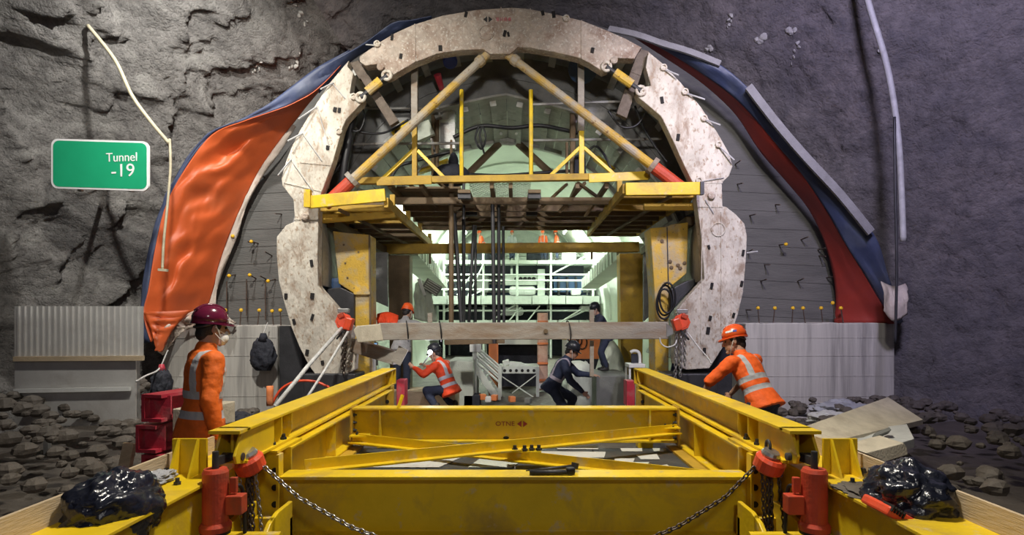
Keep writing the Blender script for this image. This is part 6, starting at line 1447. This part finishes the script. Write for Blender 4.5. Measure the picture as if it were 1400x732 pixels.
# hanging bags on the left kicker
def hang_bag(label, px, py0, py1, wpx, Y, m, seed, top_m):
    t = thing('hanging_bag', label, 'bag', P(px, py1, Y), 'bags hung by the left kicker')
    c = P(px, (py0 + py1) / 2 + 6, Y); w_ = wpx / F * Y / 2; h_ = (py1 - py0) / F * Y / 2
    b = lumpy('bag_body', None, None, c, (w_, 0.14, h_), m, seed, 0.18); 
    for k_ in ('label', 'category'):
        if k_ in b: del b[k_]
    setp(b, t)
    MB().cone(c + Vector((0, 0, h_ * 0.8)), c + Vector((0, 0, h_ * 1.25)), w_ * 0.45, w_ * 0.22, 10).build('bag_neck', M[top_m], t, smooth=True)
    MB().tube([c + Vector((0, 0, h_ * 1.2)), c + Vector((0.05, 0.06, h_ * 1.2 + 0.2))], 0.01, 6).build('bag_cord', M['strap'], t)
hang_bag('black cloth bag hanging on the left kicker wall beside the arch leg', 360, 456, 506, 33, 10.15, 'cloth_dark', 4.4, 'cloth_dark')
hang_bag('dark navy and red bag hanging behind the left worker', 221, 498, 544, 26, 7.9, 'cloth_dark', 6.4, 'red_steel')
cable('thin rope running from the hoarding to the navy and red bag', [(186, 522, 7.3), (200, 514, 7.5), (214, 508, 7.8), (221, 500, 7.9)], 0.012, 'strap', 'tie_rope')
# orange handle and hose left of the left girder
o = MB().tube(smooth_pts([P(369, 555, 8.6), P(369, 528, 8.6)], 3), 0.05, 10).build('orange_bollard', M['orange_paint'], None, smooth=True); tag(o, 'slim orange post beside the left kicker behind the girder', 'post')
cable('thin red hose arching behind the left slings', [(372, 552, 8.9), (385, 532, 8.9), (405, 522, 8.9), (430, 522, 8.9), (450, 530, 8.9)], 0.02, 'red_hoist', 'red_hose')
lumpy('floor_sack', 'dark sack on the ground between the left worker and the girder', 'sack', P(328, 578, 6.6) , (0.17, 0.2, 0.12), 'cloth_dark', 9.1, 0.2)
# dark boards painting the shadowed void behind the ring feet, and pads under the ring
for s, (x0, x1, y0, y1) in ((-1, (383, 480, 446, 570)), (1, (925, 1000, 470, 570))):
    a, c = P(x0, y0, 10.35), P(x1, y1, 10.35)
    o = MB().span((a.x, 10.32, a.z), (c.x, 10.4, 0.0)).build('shadow_board', M['dark_steel'], None); o.name = 'void_shade_board'
    tag(o, 'dark board painting the shadowed void behind the foot of the %s arch leg' % ('left' if s < 0 else 'right'), 'board', 'shade boards at the arch feet')
for s, px in ((-1, 455), (1, 945)):
    x = (px - CX) / F * RY
    o = MB().span((x - 0.45, RY - 0.1, 0), (x + 0.4, RY + 0.5, P(px, 509, RY).z - 0.02)).build('foot_pad', M['dark_steel'], None, bevel=0.02)
    tag(o, 'dark support pad under the %s foot of the arch' % ('left' if s < 0 else 'right'), 'support', 'pads under the arch feet')

# ================================================================ right side: boards and debris
pl = MB().prism([P(1214, 543, 7.2), P(1262, 574, 6.5), P(1117, 609, 5.5), P(1098, 584, 6.1)], (0, 0.0, -0.06)).build('plywood_board', M['wood_pale'], None, bevel=0.004)
tag(pl, 'big pale plywood board sloping on the debris beside the right girder', 'board')
def slab(label, cat, pts, Y, th, m, nm, grp=None): 
    return tag(MB().prism([P(x, y, yy) for x, y, yy in pts], th).build(nm, M[m], None, bevel=0.006), label, cat, grp)
slab('broken white concrete formwork panel below the big plywood board', 'panel', [(1143, 606, 5.6), (1152, 596, 5.9), (1180, 598, 5.9), (1208, 584, 6.2), (1240, 580, 6.2), (1250, 600, 5.6), (1200, 615, 5.4)], 0, (0, 0.0, -0.09), 'pale_sheet', 'broken_panel')
slab('pale timber block at the near end of the broken panel', 'timber', [(1183, 620, 5.2), (1236, 606, 5.2), (1240, 612, 5.2), (1242, 622, 5.2), (1210, 632, 5.2)], 0, (0, 0.35, 0), 'wood_pale', 'timber_block')
slab('short grey brick lying on the broken panel', 'brick', [(1196, 592, 5.7), (1216, 584, 5.8), (1219, 588, 5.7), (1199, 596, 5.6)], 0, (0, 0.05, -0.05), 'grey_block', 'grey_brick')
slab('small timber off-cut standing under the broken panel', 'timber', [(1175, 618, 5.3), (1184, 617, 5.3), (1186, 642, 5.3), (1178, 642, 5.3)], 0, (0, 0.1, 0), 'wood', 'timber_offcut')
slab('tan plank edge sloping down beside the right outer beam', 'plank', [(1100, 620, 5.0), (1163, 634, 4.4), (1163, 640, 4.4), (1100, 626, 5.0)], 0, (0.2, 0.0, 0), 'wood', 'plank')
lumpy('tarp_heap', 'crumpled grey tarpaulin heap behind the plywood board', 'tarpaulin', P(1150, 562, 8.4), (0.42, 0.25, 0.14), 'grey_tarp', 1.3, 0.35)
lumpy('tarp_heap', 'small pale crumpled sheet beside the grey tarpaulin heap', 'tarpaulin', P(1134, 572, 8.0), (0.30, 0.2, 0.09), 'pale_sheet', 6.3, 0.35)
cable('thin black pipe lying along the foot of the right kicker', [(1075, 566, 10.0), (1100, 568, 9.8), (1130, 570, 9.4), (1145, 566, 9.2)], 0.03, 'dark_steel', 'floor_pipe')
solid(sheet([P(516, 430, 10.95), P(530, 427, 10.95), P(545, 432, 10.95)], [P(518, 452, 10.8), P(530, 454, 10.8), P(544, 452, 10.8)], 16, 14, 0.08, 51, 0.10).build('orange_sleeve_sheet', M['vest_red'], None, smooth=True, fix=False), 0.02)  # orange sheet added in place of a sleeve
tag(bpy.data.objects['orange_sleeve_sheet'], 'orange sheet added for the sleeve left of the grey-jacketed worker', 'jacket')
# rubble banks
random.seed(33)
def rubble(label, n, xr, yr, zf, m, smin, smax):
    b = MB()
    for k in range(n):
        x, y = random.uniform(*xr), random.uniform(*yr); r = random.uniform(smin, smax); z = zf(x, y) + r * 0.3
        ph = random.random() * 9
        base = len(b.v); q = MB().ell((0, 0, 0), (1, 1, 1), None, 7, 5)
        q.v = [Vector((p.x * r * random.uniform(0.8, 1.2), p.y * r * random.uniform(0.8, 1.2), p.z * r * 0.7)) + Vector((x, y, z)) for p in q.v]
        b.add(q.v, q.f)
    o = b.build('rubble', M[m]); return tag(o, label, 'rubble', kind='stuff')
rubble('grey rock rubble banked against the left rock wall', 420, (-6.3, -3.1), (5.2, 9.6), lambda x, y: max(0, (-x - 3.6) * 0.28), 'mud', 0.03, 0.13)
rubble('broken debris strewn under the boards on the right', 260, (2.7, 6.4), (4.6, 9.3), lambda x, y: max(0, min(0.45, (x - 2.9) * 0.28)), 'mud', 0.03, 0.11)
